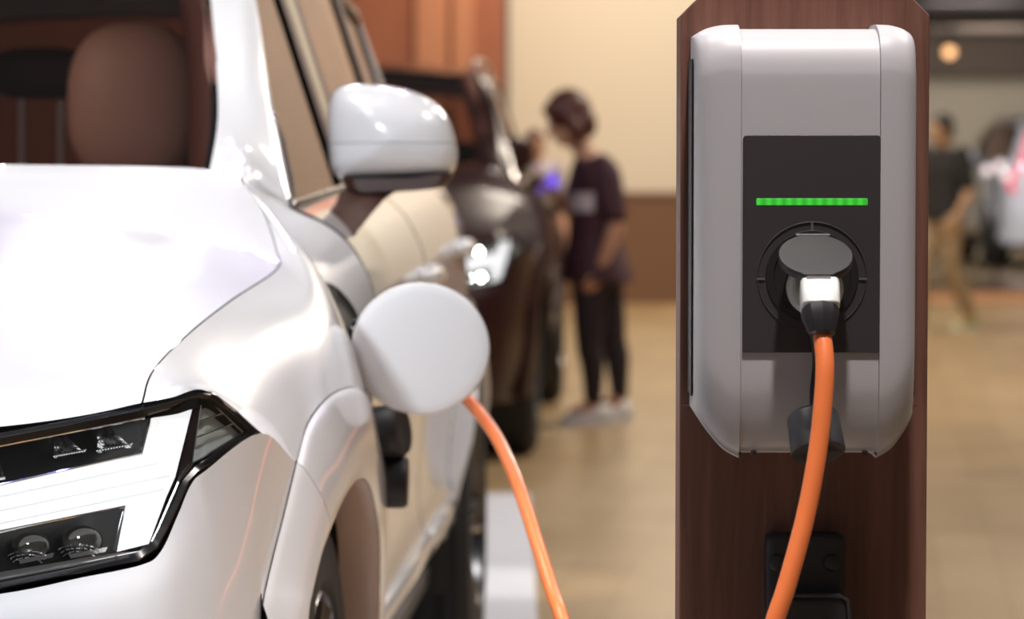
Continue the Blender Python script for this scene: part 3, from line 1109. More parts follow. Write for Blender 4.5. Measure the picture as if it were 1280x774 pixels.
def door_mirror(door):
    """outline traced round the housing, given its own distance, depth and roundness"""
    Y0 = 1.86
    outl = [(411, 190), (409, 160), (411, 130), (417, 114), (430, 107), (455, 105), (485, 107), (515, 114), (542, 127), (558, 144), (567, 165), (572, 188), (571, 205), (564, 217), (545, 220), (500, 222), (455, 224), (425, 222), (414, 212)]
    lo = curve([V((*p, 0)) for p in outl + outl[:1]], 4)[:-1]
    cx, cy = 492, 172
    def ring(scale, y, shift=0):
        return [Q(cx + (p.x - cx) * scale, cy + (p.y - cy) * scale + shift, y) for p in lo]
    rings = [ring(.02, Y0 - .075), ring(.25, Y0 - .073), ring(.5, Y0 - .066), ring(.72, Y0 - .052), ring(.87, Y0 - .034), ring(.96, Y0 - .012), ring(1.0, Y0 + .018), ring(.985, Y0 + .05), ring(.95, Y0 + .06)]
    mb = MB().rings(rings, cap=True)
    zs = Q(490, 179, Y0).z
    for nm, keep in (('mirror_cap', 1), ('mirror_lower_cap', -1)):
        o = mb.build(nm, M_WHITE, door, True, sharp=70)
        bm = bmesh.new()
        bm.from_mesh(o.data)
        bmesh.ops.bisect_plane(bm, geom=list(bm.verts) + list(bm.edges) + list(bm.faces), plane_co=(0, 0, zs + keep * .0006), plane_no=(0, 0, 1), clear_inner=(keep == 1), clear_outer=(keep == -1))
        bm.to_mesh(o.data)
        bm.free()
    g = MB().rings([ring(.93, Y0 + .055), ring(.93, Y0 + .066)], cap=True)
    g.build('mirror_glass', mat('mirror_silver', (.7, .7, .72), .03, metal=1.0), door, True)
    # dark lower shell
    low = [(428, 222), (470, 222), (520, 221), (556, 216), (566, 219), (558, 231), (545, 236), (500, 240), (450, 243), (434, 240)]
    l2 = curve([V((*p, 0)) for p in low + low[:1]], 3)[:-1]
    def ring2(scale, y):
        return [Q(495 + (p.x - 495) * scale, 228 + (p.y - 228) * scale, y) for p in l2]
    s = MB().rings([ring2(.8, Y0 - .045), ring2(.96, Y0 - .03), ring2(1, Y0), ring2(1, Y0 + .04), ring2(.9, Y0 + .055)], cap=True)
    s.build('mirror_base', M_MIRRORPLASTIC, door, True)
    # stalk down to the door
    st = MB()
    pl = [(426, 238), (492, 238), (482, 248), (464, 268), (448, 288), (440, 294), (411, 271), (419, 255)]
    pl = curve([V((*p, 0)) for p in pl + pl[:1]], 3)[:-1]
    st.rings([[Q(450 + (p.x - 450) * f, 264 + (p.y - 264) * f, Y0 + dy - .0025 * max(0, p.y - 240)) for p in pl] for f, dy in ((.86, -.035), (.97, -.028), (1, -.015), (1, .03), (.9, .04))])
    st.build('mirror_stalk', M_MIRRORPLASTIC, door, True)
    return door


def wheel(root, y, x1=.940):
    R = .375
    c = (0, y, R)
    prof = [(x1 - .02, .255), (x1 - .004, .275), (x1, .31), (x1 - .006, .345), (x1 - .024, .366)]
    xs = x1 - .03
    for k in range(4):
        a = xs - k * .052
        prof += [(a, .372), (a - .036, .374), (a - .038, .366), (a - .048, .366), (a - .052, .373)]
    prof += [(x1 - .26, .362), (x1 - .275, .34), (x1 - .28, .30), (x1 - .265, .255)]
    ty = MB().lathe(prof, c, 'X', 72)
    w = MB().lathe([(x1 - .015, .262), (x1 - .008, .255), (x1 - .03, .245), (x1 - .09, .235), (x1 - .22, .235), (x1 - .255, .262)], c, 'X', 48)
    hub = MB()
    wh = w.build('wheel', M_ALLOY, root)
    t = ty.build('tyre', M_TYRE, wh, True, sharp=30)
    sp = MB()
    for k in range(5):
        for d in (-.13, .13):
            a = 2 * PI * k / 5 + .3
            p0 = V((x1 - .045, y + math.sin(a + d * 1.4) * .05, R + math.cos(a + d * 1.4) * .05))
            p1 = V((x1 - .03, y + math.sin(a + d) * .15, R + math.cos(a + d) * .15))
            p2 = V((x1 - .022, y + math.sin(a + d * .95) * .243, R + math.cos(a + d * .95) * .243))
            sp.tube([p0, p1, p2], [.02, .016, .018], 8)
    sp.lathe([(x1 - .10, .07), (x1 - .035, .07), (x1 - .028, .05), (x1 - .026, .002)], c, 'X', 24, cap=True)
    sp.build('spokes', M_ALLOY, wh)
    br = MB().lathe([(x1 - .13, .02), (x1 - .13, .19), (x1 - .15, .19), (x1 - .15, .02)], c, 'X', 40, closed=True)
    br.build('brake_disc', M_SATIN, wh)
    mirrored(wh)
    return wh


def rounded(mb, c, half, e=3.2, nu=28, nv=18, shear=0.0):
    """superellipsoid"""
    c = V(c)
    def sp(x):
        return math.copysign(abs(x) ** (2 / e), x)
    rings = []
    for i in range(nv + 1):
        a = -PI / 2 + PI * (0.03 + .94 * i / nv)
        ring = []
        for k in range(nu):
            b = 2 * PI * k / nu
            z = half[2] * sp(math.sin(a))
            ring.append(c + V((half[0] * sp(math.cos(a)) * sp(math.cos(b)), half[1] * sp(math.cos(a)) * sp(math.sin(b)) + shear * z, z)))
        rings.append(ring)
    return mb.rings(rings)


def cabin(root):
    # dashboard
    d = MB()
    sec = lambda w: [(1.22, 1.20), (1.45, 1.232), (1.75, 1.225), (1.93, 1.20), (1.97, 1.12), (1.9, .95), (1.7, .8), (1.3, .8)]
    d.rings([[V((x, y + .12 * (x / .7) ** 2, z)) for y, z in sec(0)] for x in (-.70, -.45, -.2, 0, .2, .45, .70)])
    d.build('dashboard', M_CABIN, root, True, sharp=50)
    fl = MB().box((-.78, 1.3, .36), (.78, 4.7, .42))
    fl.build('cabin_floor', M_CABIN, root, False)
    # inner door walls and headliner
    wl = MB()
    for s in (1, -1):
        wl.add([(s * .80, 1.55, 1.17), (s * .80, 4.5, 1.22), (s * .84, 4.5, .42), (s * .84, 1.55, .42)], [(0, 1, 2, 3)])
    wl.build('door_lining', M_CABIN, root, False)
    rows = [[V((0, y, zc)), V((.35, y, zc - .01)), V((.58, y, ze - .012)), V((.62, y, ze - .03))] for y, zc, ze in ((2.1, 1.69, 1.655), (2.6, 1.725, 1.675), (3.4, 1.735, 1.68), (4.2, 1.705, 1.65), (4.7, 1.66, 1.61))]
    panel('headliner', full(rows), M_CABIN, root, (0, 0, -1), 4, 4, gap=0, skirt=0)
    # inner pillar trims
    for s in (1, -1):
        t = MB()
        pts = [V((s * .70, 1.50, 1.20)), V((s * .675, 1.66, 1.34)), V((s * .645, 1.82, 1.46)), V((s * .60, 2.0, 1.58)), V((s * .565, 2.15, 1.67))]
        t.tube(curve(pts, 4), .045, 12)
        t.build('pillar_lining', mat('pillar_brown', (.15, .055, .035), .6), root)
    # front seats
    for s in (1, -1):
        x = s * .345
        sb = MB()
        rounded(sb, (x, 2.78, .92), (.25, .085, .33), 3.0, shear=.18)
        se = sb.build('front_seat', M_LEATHER, root)
        cu = MB()
        rounded(cu, (x, 2.50, .62), (.26, .27, .09), 3.0)
        cu.build('seat_cushion', M_LEATHER, se)
        hr = MB()
        rounded(hr, (x - .01, 2.82, 1.385), (.138, .055, .165), 2.6, shear=.08)
        hr.build('headrest', M_LEATHER, se)
        po = MB()
        for dx in (-.05, .05):
            po.tube([(x + dx, 2.81, 1.18), (x + dx, 2.82, 1.32)], .007, 8)
        po.build('headrest_post', M_CHROME, se)
    # rear bench with three headrests
    b = MB()
    rounded(b, (0, 3.72, .86), (.66, .09, .32), 4, shear=.15)
    bench = b.build('rear_seat', M_LEATHER, root)
    c2 = MB()
    rounded(c2, (0, 3.42, .62), (.66, .27, .09), 4)
    c2.build('seat_cushion', M_LEATHER, bench)
    for x, zz in ((-.05, 1.475), (-.47, 1.36), (.42, 1.33)):
        h = MB()
        rounded(h, (x, 3.76, zz), (.125, .05, .062), 3)
        ho = h.build('headrest', M_CABIN, bench)
        p2 = MB()
        for dx in (-.047, .047):
            p2.tube([(x + dx, 3.75, 1.14), (x + dx, 3.755, zz - .02)], .0085, 10)
        p2.build('headrest_post', mat('satin_post', (.75, .78, .80), .35, metal=.6), ho)


def port(root, bvh):
    cy, cz, R = 1.325, .972, .100

    def surf(y, z, lift):
        hit = bvh.ray_cast(V((1.4, y, z)), V((-1, 0, 0)))
        x = hit[0].x if hit[0] else .955
        return V((x + lift, y, z))
    # dark recessed dish set in the fender
    N_ = 48
    rings = []
    for (f, lift) in ((1.0, .0005), (.985, .0035), (.93, .003), (.90, -.0), (.55, .0015), (.05, .0015)):
        rings.append([surf(cy + math.cos(2 * PI * k / N_) * R * f, cz + math.sin(2 * PI * k / N_) * R * f, max(lift, .0008)) for k in range(N_)])
    pt = MB().rings(rings, cap=True).build('charge_port', M_BLACK, root, True)
    s0 = surf(cy, cz, 0)
    MB().lathe([(s0.x - .002, .04), (s0.x + .012, .04), (s0.x + .012, .031), (s0.x + .004, .031)], (0, cy, cz), 'X', 32).build('socket', M_BLACKGLOSS, pt)
    # opened round flap, facing forward
    c = Q(525.5, 436, 1.215)
    rx, rz = 86.0 / (FPX / 4.71), 82.0 / (FPX / 4.71)
    rings = []
    for (f, y) in ((.02, -.0075), (.5, -.0068), (.85, -.0052), (.965, -.0034), (.992, -.0012), (1.0, .002), (.99, .006), (.95, .0075), (.5, .0075), (.02, .0075)):
        rings.append([c + V((math.cos(2 * PI * k / 72) * rx * f, y, math.sin(2 * PI * k / 72) * rz * f)) for k in range(72)])
    MB().rings(rings).build('flap', M_FLAP, pt, True, sharp=75)
    # hinge arms
    for (u, v, uu, vv) in [(431, 441, 446, 440), (440, 487, 458, 494)]:
        a, b_ = Q(u, v, 1.225), Q(uu, vv, 1.222)
        MB().tube([a + V((-.01, .01, 0)), a, b_], .0055, 10, round_ends=True, flat=(1, .7)).build('hinge', M_METALCLIP, pt)
    # two tethered dust caps below
    capm = M_RUBBER
    for (u, v, r_, ln, tilt, y) in [(482, 540, .042, .060, -.25, 1.30), (490, 602, .042, .050, .03, 1.31)]:
        c0 = Q(u, v, y)
        cb = MB()
        prof = [(-ln / 2, r_ * .8), (-ln / 2 + .004, r_ * .97), (-ln / 2 + .01, r_), (ln / 2 - .012, r_), (ln / 2 - .004, r_ * .97), (ln / 2, r_ * .9), (ln / 2, r_ * .5), (ln / 2 - .002, .001)]
        cb.lathe(prof, (0, 0, 0), 'X', 40, cap=True)
        rot = Matrix.Rotation(tilt, 3, 'Z') @ Matrix.Rotation(tilt * .6, 3, 'Y')
        cb.v = [c0 + rot @ p for p in cb.v]
        cb.build('dust_cap', capm, pt, True, sharp=50)
    MB().tube(curve([Q(441, 470, 1.24), Q(446, 486, 1.25), Q(456, 500, 1.27), Q(464, 515, 1.29)], 5), .0028, 8).build('tether', M_BLACK, pt)
    MB().tube(curve([Q(447, 484, 1.26), Q(470, 520, 1.31), Q(480, 575, 1.33)], 5), .0028, 8).build('tether', M_BLACK, pt)


car = build_car()
cl = bpy.data.lights.new('cabin_fill', 'AREA')  # unseen fill added to brighten the headrests
cl.shape = 'DISK'
cl.size, cl.energy, cl.color = .25, 2.5, (1, .78, .66)
clo = bpy.data.objects.new('cabin_fill', cl)
COL.objects.link(clo)
clo.location = (CAR_X + .12, CAR_Y + 2.35, 1.66)
clo.rotation_euler = (math.radians(25), 0, 0)
car['label'] = 'white SUV with its round charging flap open beside the charging post'

# the black car: same kind, parked behind the white one
M_BLACKPAINT = mat('black_brown_paint', (0.032, 0.010, 0.008), 0.3, coat=.2, spec=.25)
SW_BLACK = {M_WHITE: M_BLACKPAINT, M_FLANGE: M_LINER, M_FLAP: M_BLACKPAINT, M_LEATHER: M_CABIN}
black = copy_tree(car, None, SW_BLACK)
black.location = (-0.86, 12.4, 0)
black.rotation_euler = (0, 0, -math.radians(2.2))
black['label'] = 'dark brown-black SUV parked behind the white car, chrome headlight with added sparkle beads'
# four small glowing beads added in its lamp to make sparkle discs
for k, (u, v) in enumerate(((30, 575), (96, 566), (40, 684), (104, 676))):
    q_ = HL(u, v, .03)
    for ch in list(black.children):
        if ch.name.startswith('headlight') and ch.scale.x > 0:
            MB().ell(q_, (.009, .006, .009), 12, 8).build('sparkle_bead', mat('sparkle_glow', (.9, .9, .9), .3, emit=(.92, 1, .90), estr=45.0), ch)
# its mirrors are folded back and its charging flap is shut
for ch in list(black.children):
    if ch.name.startswith('front_door'):
        for m_ in ch.children:
            if m_.name.startswith('mirror') and 'stalk' not in m_.name:
                h_ = Matrix.Translation((.965, 1.80, 0))
                m_.matrix_basis = Matrix.Translation((-.085, .03, 0)) @ h_ @ Matrix.Rotation(math.radians(90), 4, 'Z') @ h_.inverted()
def drop(o):
    for ch in list(o.children):
        drop(ch)
    bpy.data.objects.remove(o, do_unlink=True)


for ch in list(black.children):
    if ch.name.startswith('charge_port'):
        drop(ch)

M_BLUEPAINT = mat('steel_blue_paint', (0.10, 0.115, 0.20), 0.25, coat=1.0)
SW_BLUE = {M_WHITE: M_BLUEPAINT, M_FLANGE: M_LINER, M_FLAP: M_BLUEPAINT, M_LEATHER: M_CABIN}
blue = copy_tree(black, None, {M_BLACKPAINT: M_BLUEPAINT})
blue.location = (6.05, 33.4, 0)
blue.rotation_euler = (0, 0, math.radians(-62))
blue.scale = (1, 1, .76)
blue['label'] = 'low blue-grey car far behind the charging post, in front of a white one'
wsuv = copy_tree(black, None, {M_BLACKPAINT: M_WHITE})
wsuv.location = (6.95, 42.2, 0)
wsuv.rotation_euler = (0, 0, math.radians(180))
wsuv.scale = (1.05, 1.05, 1.08)
wsuv['label'] = 'white SUV seen from its red-lit tail at the far end of the hall'

# ------------------------------------------------------------------ charging post and wallbox
YF = 3.36


def build_post():
    yb = YF + .125
    s = FPX / yb
    x0, x1 = (850 - 640) / s, (1160.5 - 640) / s
    z0, zc, zt = 0.0, CAM_H + 190 / s, CAM_H + 190 / s + .05
    t = thing('charging_post', 'dark walnut charging post with clipped top corners carrying the grey wallbox', 'post', ((x0 + x1) / 2, yb, 0))
    w = (x1 - x0) / 2
    ol = [(-w, 0.02), (w, 0.02), (w, zc), (w - .05, zt), (-w + .05, zt), (-w, zc)]
    mb = MB().rings([[V((x, 0, z)) for x, z in ol], [V((x, .085, z)) for x, z in ol]])
    m = wood_mat('walnut_veneer', (0.095, 0.038, 0.025), (0.23, 0.105, 0.074), (9, 9, .55), 0.42)
    mb.build('post_board', m, t, False, .0015)
    MB().box((-w - .06, -.09, 0), (w + .06, .19, .02)).build('base_plate', M_BLACK, t, False, .004)
    return t


post = build_post()

M_BOX = mat('silver_grey_plastic', (0.50, 0.485, 0.50), 0.42, bump=(900, 0.06))
M_FACE = mat('charcoal_face', (0.047, 0.039, 0.042), 0.42, bump=(700, 0.05))
M_FACE2 = mat('charcoal_recess', (0.014, 0.010, 0.011), 0.5)


def led_mat():
    m = mat('green_led_strip', (0.01, 0.05, 0.01), 0.35)
    nt = m.node_tree
    b = nt.nodes['Principled BSDF']
    tc = nt.nodes.new('ShaderNodeTexCoord')
    sx = nt.nodes.new('ShaderNodeSeparateXYZ')
    mu = nt.nodes.new('ShaderNodeMath')
    mu.operation = 'MULTIPLY'
    mu.inputs[1].default_value = 2 * PI * 11
    sn = nt.nodes.new('ShaderNodeMath')
    sn.operation = 'SINE'
    rp = nt.nodes.new('ShaderNodeMapRange')
    rp.inputs['From Min'].default_value = -1
    rp.inputs['From Max'].default_value = 1
    rp.inputs['To Min'].default_value = 0.42
    rp.inputs['To Max'].default_value = 0.66
    nt.links.new(tc.outputs['Generated'], sx.inputs[0])
    nt.links.new(sx.outputs['X'], mu.inputs[0])
    nt.links.new(mu.outputs[0], sn.inputs[0])
    nt.links.new(sn.outputs[0], rp.inputs['Value'])
    b.inputs['Emission Color'].default_value = (0.07, 0.95, 0.06, 1)
    nt.links.new(rp.outputs[0], b.inputs['Emission Strength'])
    return m


def W_(u, v, y=None):
    return P(u, v, YF if y is None else y)


def build_wallbox():
    s = FPX / YF
    cx = W_(1012, 300).x
    t = thing('wallbox', 'silver-grey wall charging unit with a lit green strip, mounted on the walnut post', 'charger', (cx, YF + .125, .925))
    L = V((cx, YF + .125, .925))

    def loc(p):
        return V(p) - L
    D = .125
    zT, zB = CAM_H + (210 - 33) / s, CAM_H + (210 - 570) / s
    TOPP = [(.125, .0), (.07, -.0005), (.045, -.003), (.026, -.009), (.013, -.018), (.005, -.032), (.001, -.048), (0, -.066)]
    BOTP = [(0, .085), (.002, .06), (.007, .035), (.013, .016), (.020, .006), (.03, .0), (.125, .0)]

    def column(x, d0, zt, zb, dmax=D):
        col = []
        for d, z in TOPP:
            dd = d0 + (1 - d0 / D) * d
            col.append(V((x, YF + min(dd, dmax), zt + z)))
        for f in (.25, .5, .75):
            a, b = zt - .066, zb + .085
            col.append(V((x, YF + d0, a + (b - a) * f)))
        for d, z in BOTP:
            dd = d0 + (1 - d0 / D) * d
            col.append(V((x, YF + min(dd, dmax), zb + z)))
        return [loc(p) for p in col]
    xl, xr = W_(926.5, 300).x, W_(1100, 300).x
    cols = [column(x, .0025, zT, zB) for x in (xl, xl + .02, (xl + xr) / 2, xr - .02, xr)]
    panel('front_cover', cols, M_BOX, t, (0, -1, 0), 3, 4, gap=.0003, skirt=.02, back=M_BOX)
    # side covers: curved outward and back
    for sgn, xi, nm in ((-1, xl, 'side_cover'), (1, xr, 'side_cover')):
        full_w = .0495 if sgn < 0 else .0440
        pr = [(0, 0.0), (.35, .0005), (.66, .0035), (.84, .010), (.94, .020), (.985, .034), (1.0, .052), (1.0, .10), (1.0, .125)]
        cols = []
        for f, d0 in pr:
            fe = f ** 3
            zt = zT + .005 - .013 * fe - (.006 if d0 > .03 else 0) * 0
            zb = zB - .006 + .052 * (f ** 1.6)
            cols.append(column(xi + sgn * full_w * f, min(d0, .1249), zt, zb))
        panel(nm, cols, M_BOX, t, (sgn * .5, -1, 0), 3, 4, gap=.0003, skirt=.015, back=M_BOX)
        # dark gap strip along the flank
        xo = xi + sgn * (full_w + .001)
        b = MB()
        lo_z, hi_z = CAM_H + (210 - 500) / s, CAM_H + (210 - 72) / s
        lo = loc((min(xo, xo + sgn * .0015), YF + .055, lo_z))
        hi = loc((max(xo, xo + sgn * .0015), YF + .1245, hi_z))
        b.box(lo, hi).build('flank_strip', M_BLACK, t, False)
    # rear shell
    b = MB().box(loc((xl - .04, YF + .06, zB + .045)), loc((xr + .036, YF + .1245, zT - .03)))
    b.build('rear_shell', M_BLACK, t, False, .006)
    # face panel
    x0, x1 = W_(928.5, 300).x, W_(1100.5, 300).x
    z0, z1 = CAM_H + (210 - 441) / s, CAM_H + (210 - 169) / s
    f = MB()
    r = .004
    ol = []
    for (ccx, ccz, a0) in ((x1 - r, z1 - r, 0), (x0 + r, z1 - r, PI / 2), (x0 + .001, z0 + .001, PI), (x1 - .001, z0 + .001, 3 * PI / 2)):
        rr = r if a0 < PI else .001
        for k in range(5):
            a = a0 + PI / 2 * k / 4
            ol.append((ccx + math.cos(a) * rr, ccz + math.sin(a) * rr))
    f.rings([[loc((x, YF + .004, z)) for x, z in ol], [loc((x, YF + .0005, z)) for x, z in ol], [loc((x + (.0006 if x < (x0 + x1) / 2 else -.0006), YF - .0003, z + (.0006 if z < (z0 + z1) / 2 else -.0006))) for x, z in ol]])
    face = f.build('face_panel', M_FACE, t, False)
    # LED strip
    a, c = W_(945, 257), W_(1085, 247.5)
    led = MB().box(loc((a.x, YF - .0009, a.z)), loc((c.x, YF + .002, c.z)))
    lo_ = led.build('led_strip', led_mat(), face, False, .0016)
    lo_['label'] = 'lit green strip'
    # socket ring, ticks
    sc = W_(1015, 346)
    o = loc((sc.x, YF, sc.z))
    def ringm(r0, r1, y0, y1):
        return MB().lathe([(y0, r1), (y1, r1 - .0006), (y1, r0 + .0006), (y0, r0)], o, 'Y', 64)
    ringm(.0592, .0612, -.0002, -.0013).build('outline_ring', M_FACE, face)
    tk = MB()
    for (u0, v0, u1, v1) in ((1013.5, 277, 1016.5, 289), (945.5, 347.5, 956, 350), (1073.5, 347.5, 1084, 350)):
        p, q = W_(u0, v1), W_(u1, v0)
        tk.box(loc((p.x, YF - .0014, p.z)), loc((q.x, YF, q.z)))
    tk.build('index_tick', mat('tick_grey', (.12, .11, .115), .5), face, False)
    dish = MB().lathe([(-.0004, .0515), (-.0016, .0508), (-.0018, .043), (.003, .0405), (.0035, .03), (.0035, .001)], o, 'Y', 64, cap=True)
    so = dish.build('socket', M_FACE2, t, True, sharp=35)
    # hinged lid, leaning open towards the viewer
    hz = sc.z + .0445
    th = math.radians(58)
    R_ = .0405
    pl = []
    N_ = 64
    for k in range(N_):
        a_ = 2 * PI * k / N_
        x, w = math.cos(a_) * R_, math.sin(a_) * R_ * 1.0
        # flat latch tab at the free edge, notches by the hinge
        if w < -R_ * .86 and abs(x) < .018:
            w = -R_ * .97
        if w > R_ * .86 and abs(x) < .019:
            w = R_ * .95
        pl.append((x, w))
    ax = V((0, -math.sin(th), -math.cos(th)))        # from hinge to free edge
    nn = V((0, -math.cos(th), math.sin(th)))         # outer face, up and forward
    base = V((sc.x, YF - .004, hz))
    def lp(x, w, n_):
        return loc(base + V((x, 0, 0)) + ax * (R_ - w) + nn * n_)
    lid = MB().rings([[lp(x * .9, w * .9, -.007) for x, w in pl], [lp(x * .985, w * .985, -.007) for x, w in pl], [lp(x, w, -.0055) for x, w in pl], [lp(x, w, .0016) for x, w in pl], [lp(x * .985, w * .985, .003) for x, w in pl], [lp(x * .7, w * .7, .0036) for x, w in pl], [lp(x * .05, w * .05, .0036) for x, w in pl]])
    lo2 = lid.build('lid', mat('lid_charcoal', (.020, .0175, .018), .45, bump=(700, .05)), so, True, sharp=35)
    tab = MB().box((-.013, -.002, -.009), (.013, .0045, .002))
    c0 = lp(0, -R_ * .98, 0)
    rotm = Matrix((V((1, 0, 0)), ax, nn)).transposed()
    tab.v = [c0 + rotm @ p for p in tab.v]
    tab.build('latch_tab', M_FACE, lo2, False, .001)
    hg = MB().tube([loc((sc.x - .019, YF - .0035, hz)), loc((sc.x + .019, YF - .0035, hz))], .0038, 12)
    hg.build('hinge', M_FACE2, so)
    # two screw recesses low on the cover
    sw = MB()
    for u in (942, 1081):
        p = P(u, 565.5, YF + .014)
        sw.lathe([(-.001, .0025), (-.0005, .0032), (.004, .0032)], loc(p), 'Y', 16, cap=True)
    sw.build('screw', M_FACE2, t)
    return t


wallbox = build_wallbox()


def build_holder():
    yb = YF + .1248
    s = FPX / yb
    def hp(u, v, d=0):
        return P(u, v, yb - d)
    c = hp(1008, 740)
    t = thing('plug_holder', 'black plug holder bracket low on the walnut post behind the orange cable', 'bracket', (c.x, yb, c.z))
    L = V((c.x, yb, c.z))
    M_H = mat('matt_black_holder', (.022, .022, .024), .5)
    a, b = hp(954, 900), hp(1052, 664)
    MB().box(V((a.x, yb - .035, a.z)) - L, V((b.x, yb, b.z)) - L).build('back_block', M_H, t, False, .008, 4)
    for u in (972, 1040):
        p = hp(u, 704, .036)
        MB().lathe([(-.004, .001), (-.004, .0075), (-.002, .0095), (.003, .0098)], p - L, 'Y', 24, cap=True).build('screw_cover', M_H, t, True, sharp=50)
    a, b = hp(965, 890, .05), hp(1062, 744, .05)
    MB().box(V((a.x, yb - .062, a.z)) - L, V((b.x, yb - .03, b.z)) - L).build('front_tray', M_H, t, False, .009, 4)
    pl = [hp(966, 782, .066), hp(967, 752, .066), hp(975, 745, .066), hp(1050, 745, .066), hp(1060, 752, .066), hp(1063, 782, .066)]
    MB().tube([p - L + V((0, .004, 0)) for p in pl], .0024, 8, round_ends=True).build('tray_rim', M_H, t)
    return t


holder = build_holder()


# ------------------------------------------------------------------ charging cable
def car_world(p):
    p = V(p)
    return V((CAR_X + p.x * CA + p.y * SA, CAR_Y - p.x * SA + p.y * CA, p.z))


def build_cable():
    M_OR = mat('orange_cable_sheath', (0.86, 0.205, 0.055), 0.38, coat=0.25)
    M_PLUG = mat('white_plug', (0.62, 0.64, 0.61), 0.4)
    M_BOOT = mat('black_boot', (0.022, 0.020, 0.024), 0.4)
    pts = [P(1026, 402, YF - .088), P(1028, 420, YF - .102), P(1031, 455, YF - .118), P(1029, 500, YF - .13), P(1022, 565, YF - .145), P(1007, 645, YF - .165), P(984, 730, YF - .19), P(966, 785, YF - .205), P(948, 860, YF - .22), P(932, 950, YF - .235),
           V((.225, 3.112, .45)), V((.19, 3.11, .22)), V((.175, 3.10, .05)), V((.165, 3.18, .0105)), V((.14, 3.42, .0105)), V((.17, 3.68, .0105)), V((.21, 3.83, .05)), V((.185, 3.93, .22)), V((.125, 4.06, .45)),
           P(706, 785, 4.20), P(692, 745, 4.26), P(672, 682, 4.35), P(648, 608, 4.47), P(624, 553, 4.60), P(602, 520, 4.70), P(580, 496, 4.80), P(556, 478, 4.86)]
    base = pts[13]
    t = thing('charging_cable', 'orange charging cable hanging from the wallbox socket to the white car', 'cable', (base.x, base.y, 0))
    L = V((base.x, base.y, 0))
    def loc(p):
        return V(p) - L
    cpts = curve(pts, 10)
    MB().tube([loc(p) for p in cpts], .0101, 20).build('cable_sheath', M_OR, t)
    # plug at the wallbox
    sc = W_(1017, 360)
    pl = MB()
    pl.lathe([(-.028, .020), (-.030, .0265), (-.028, .030), (-.012, .0305), (.0025, .0305)], loc((sc.x, YF, sc.z)), 'Y', 48, cap=True)
    plug = pl.build('plug', M_PLUG, t, True, sharp=40)
    # ribs on the plug ring
    rb = MB()
    for k in range(4):
        p = W_(991.5 + k * 3.2, 355)
        rb.box(loc((p.x - .0006, YF - .0312, p.z - .008)), loc((p.x + .0006, YF - .029, p.z + .008)))
    rb.build('grip_rib', mat('plug_rib_grey', (.52, .52, .49), .5), plug, False)
    # body: rounded square section sweeping out and down
    secs = []
    for (u, v, d, hw, hh) in [(1022, 362, .022, .0195, .016), (1024, 361, .045, .0215, .0185), (1024.5, 366, .066, .0215, .019), (1025, 376, .083, .0212, .018), (1025.5, 388, .090, .0205, .017)]:
        secs.append((P(u, v, YF - d), hw, hh))
    rings = []
    for i, (c, hw, hh) in enumerate(secs):
        tdir = (secs[min(i + 1, len(secs) - 1)][0] - secs[max(i - 1, 0)][0]).normalized()
        sx = V((1, 0, 0))
        sz = sx.cross(tdir).normalized()
        ring = []
        for k in range(28):
            a = 2 * PI * k / 28
            e = 2 / 5.0
            cxx = math.copysign(abs(math.cos(a)) ** e, math.cos(a)) * hw
            czz = math.copysign(abs(math.sin(a)) ** e, math.sin(a)) * hh
            ring.append(loc(c + sx * cxx + sz * czz))
        rings.append(ring)
    MB().rings(rings).build('plug_body', M_PLUG, plug, True, .002, 2, sharp=50)
    # black faceted boot
    secs = []
    for (u, v, d, r_) in [(1025, 391, .091, .0212), (1025.5, 395, .094, .0208), (1026, 400, .097, .0195), (1027, 410, .101, .0165), (1027.5, 417, .1035, .0145), (1027.5, 419, .104, .0115)]:
        secs.append((P(u, v, YF - d), r_))
    mb = MB()
    mb.tube([loc(c) for c, _ in secs], [r_ for _, r_ in secs], 10)
    mb.build('plug_boot', M_BOOT, plug, True, sharp=22)
    # dust cap of that plug hanging on its strap
    c0, c1 = P(1016, 522, YF - .045), P(1023, 566, YF - .066)
    ax = (c1 - c0).normalized()
    r_ = .0285
    mb = MB().tube([loc(c0 - ax * .006), loc(c0 - ax * .004), loc(c0), loc(c1 - ax * .002), loc(c1), loc(c1), loc(c0 + ax * .01)], [r_ * .55, r_ * .9, r_, r_ * 1.05, r_ * 1.04, r_ * .88, r_ * .86], 40)
    mb.build('dust_cap', mat('cap_grey_black', (.030, .029, .033), .45), t, True, sharp=45)
    strap = curve([P(1014, 410, YF - .05), P(1018, 430, YF - .02), P(1019, 455, YF - .012), P(1016, 490, YF - .015), P(1016, 519, YF - .040)], 10)
    MB().tube([loc(p) for p in strap], .0042, 10, flat=(1, .8)).build('cap_strap', M_BOOT, t)
    # handle at the car
    s0 = car_world((.965, 1.325, .972))
    e0 = P(556, 478, 4.86)
    hd = MB()
    pts2 = [s0 + V((.012, 0, 0)), s0 + V((.045, .012, .0)), s0 + V((.08, .03, -.012)), e0 + V((.0, .0, .004)), e0 + (P(580, 496, 4.80) - e0) * .5]
    hd.tube([loc(p) for p in curve(pts2, 5)], [.029] * 6 + [.028] * 5 + [.024] * 5 + [.02] * 4 + [.0135], 20)
    hd.build('car_plug', M_BOOT, t)
    return t


cable = build_cable()


# ------------------------------------------------------------------ people
def skin_mesh(name, mb, material, parent, voxel=.008, smooth_it=6):
    o = mb.build(name, material, parent, True, sharp=0)
    md = o.modifiers.new('one_surface', 'REMESH')
    md.mode = 'VOXEL'
    md.voxel_size = voxel
    md.use_smooth_shade = True
    sm = o.modifiers.new('soften', 'SMOOTH')
    sm.iterations = smooth_it
    sm.factor = 0.5
    return o


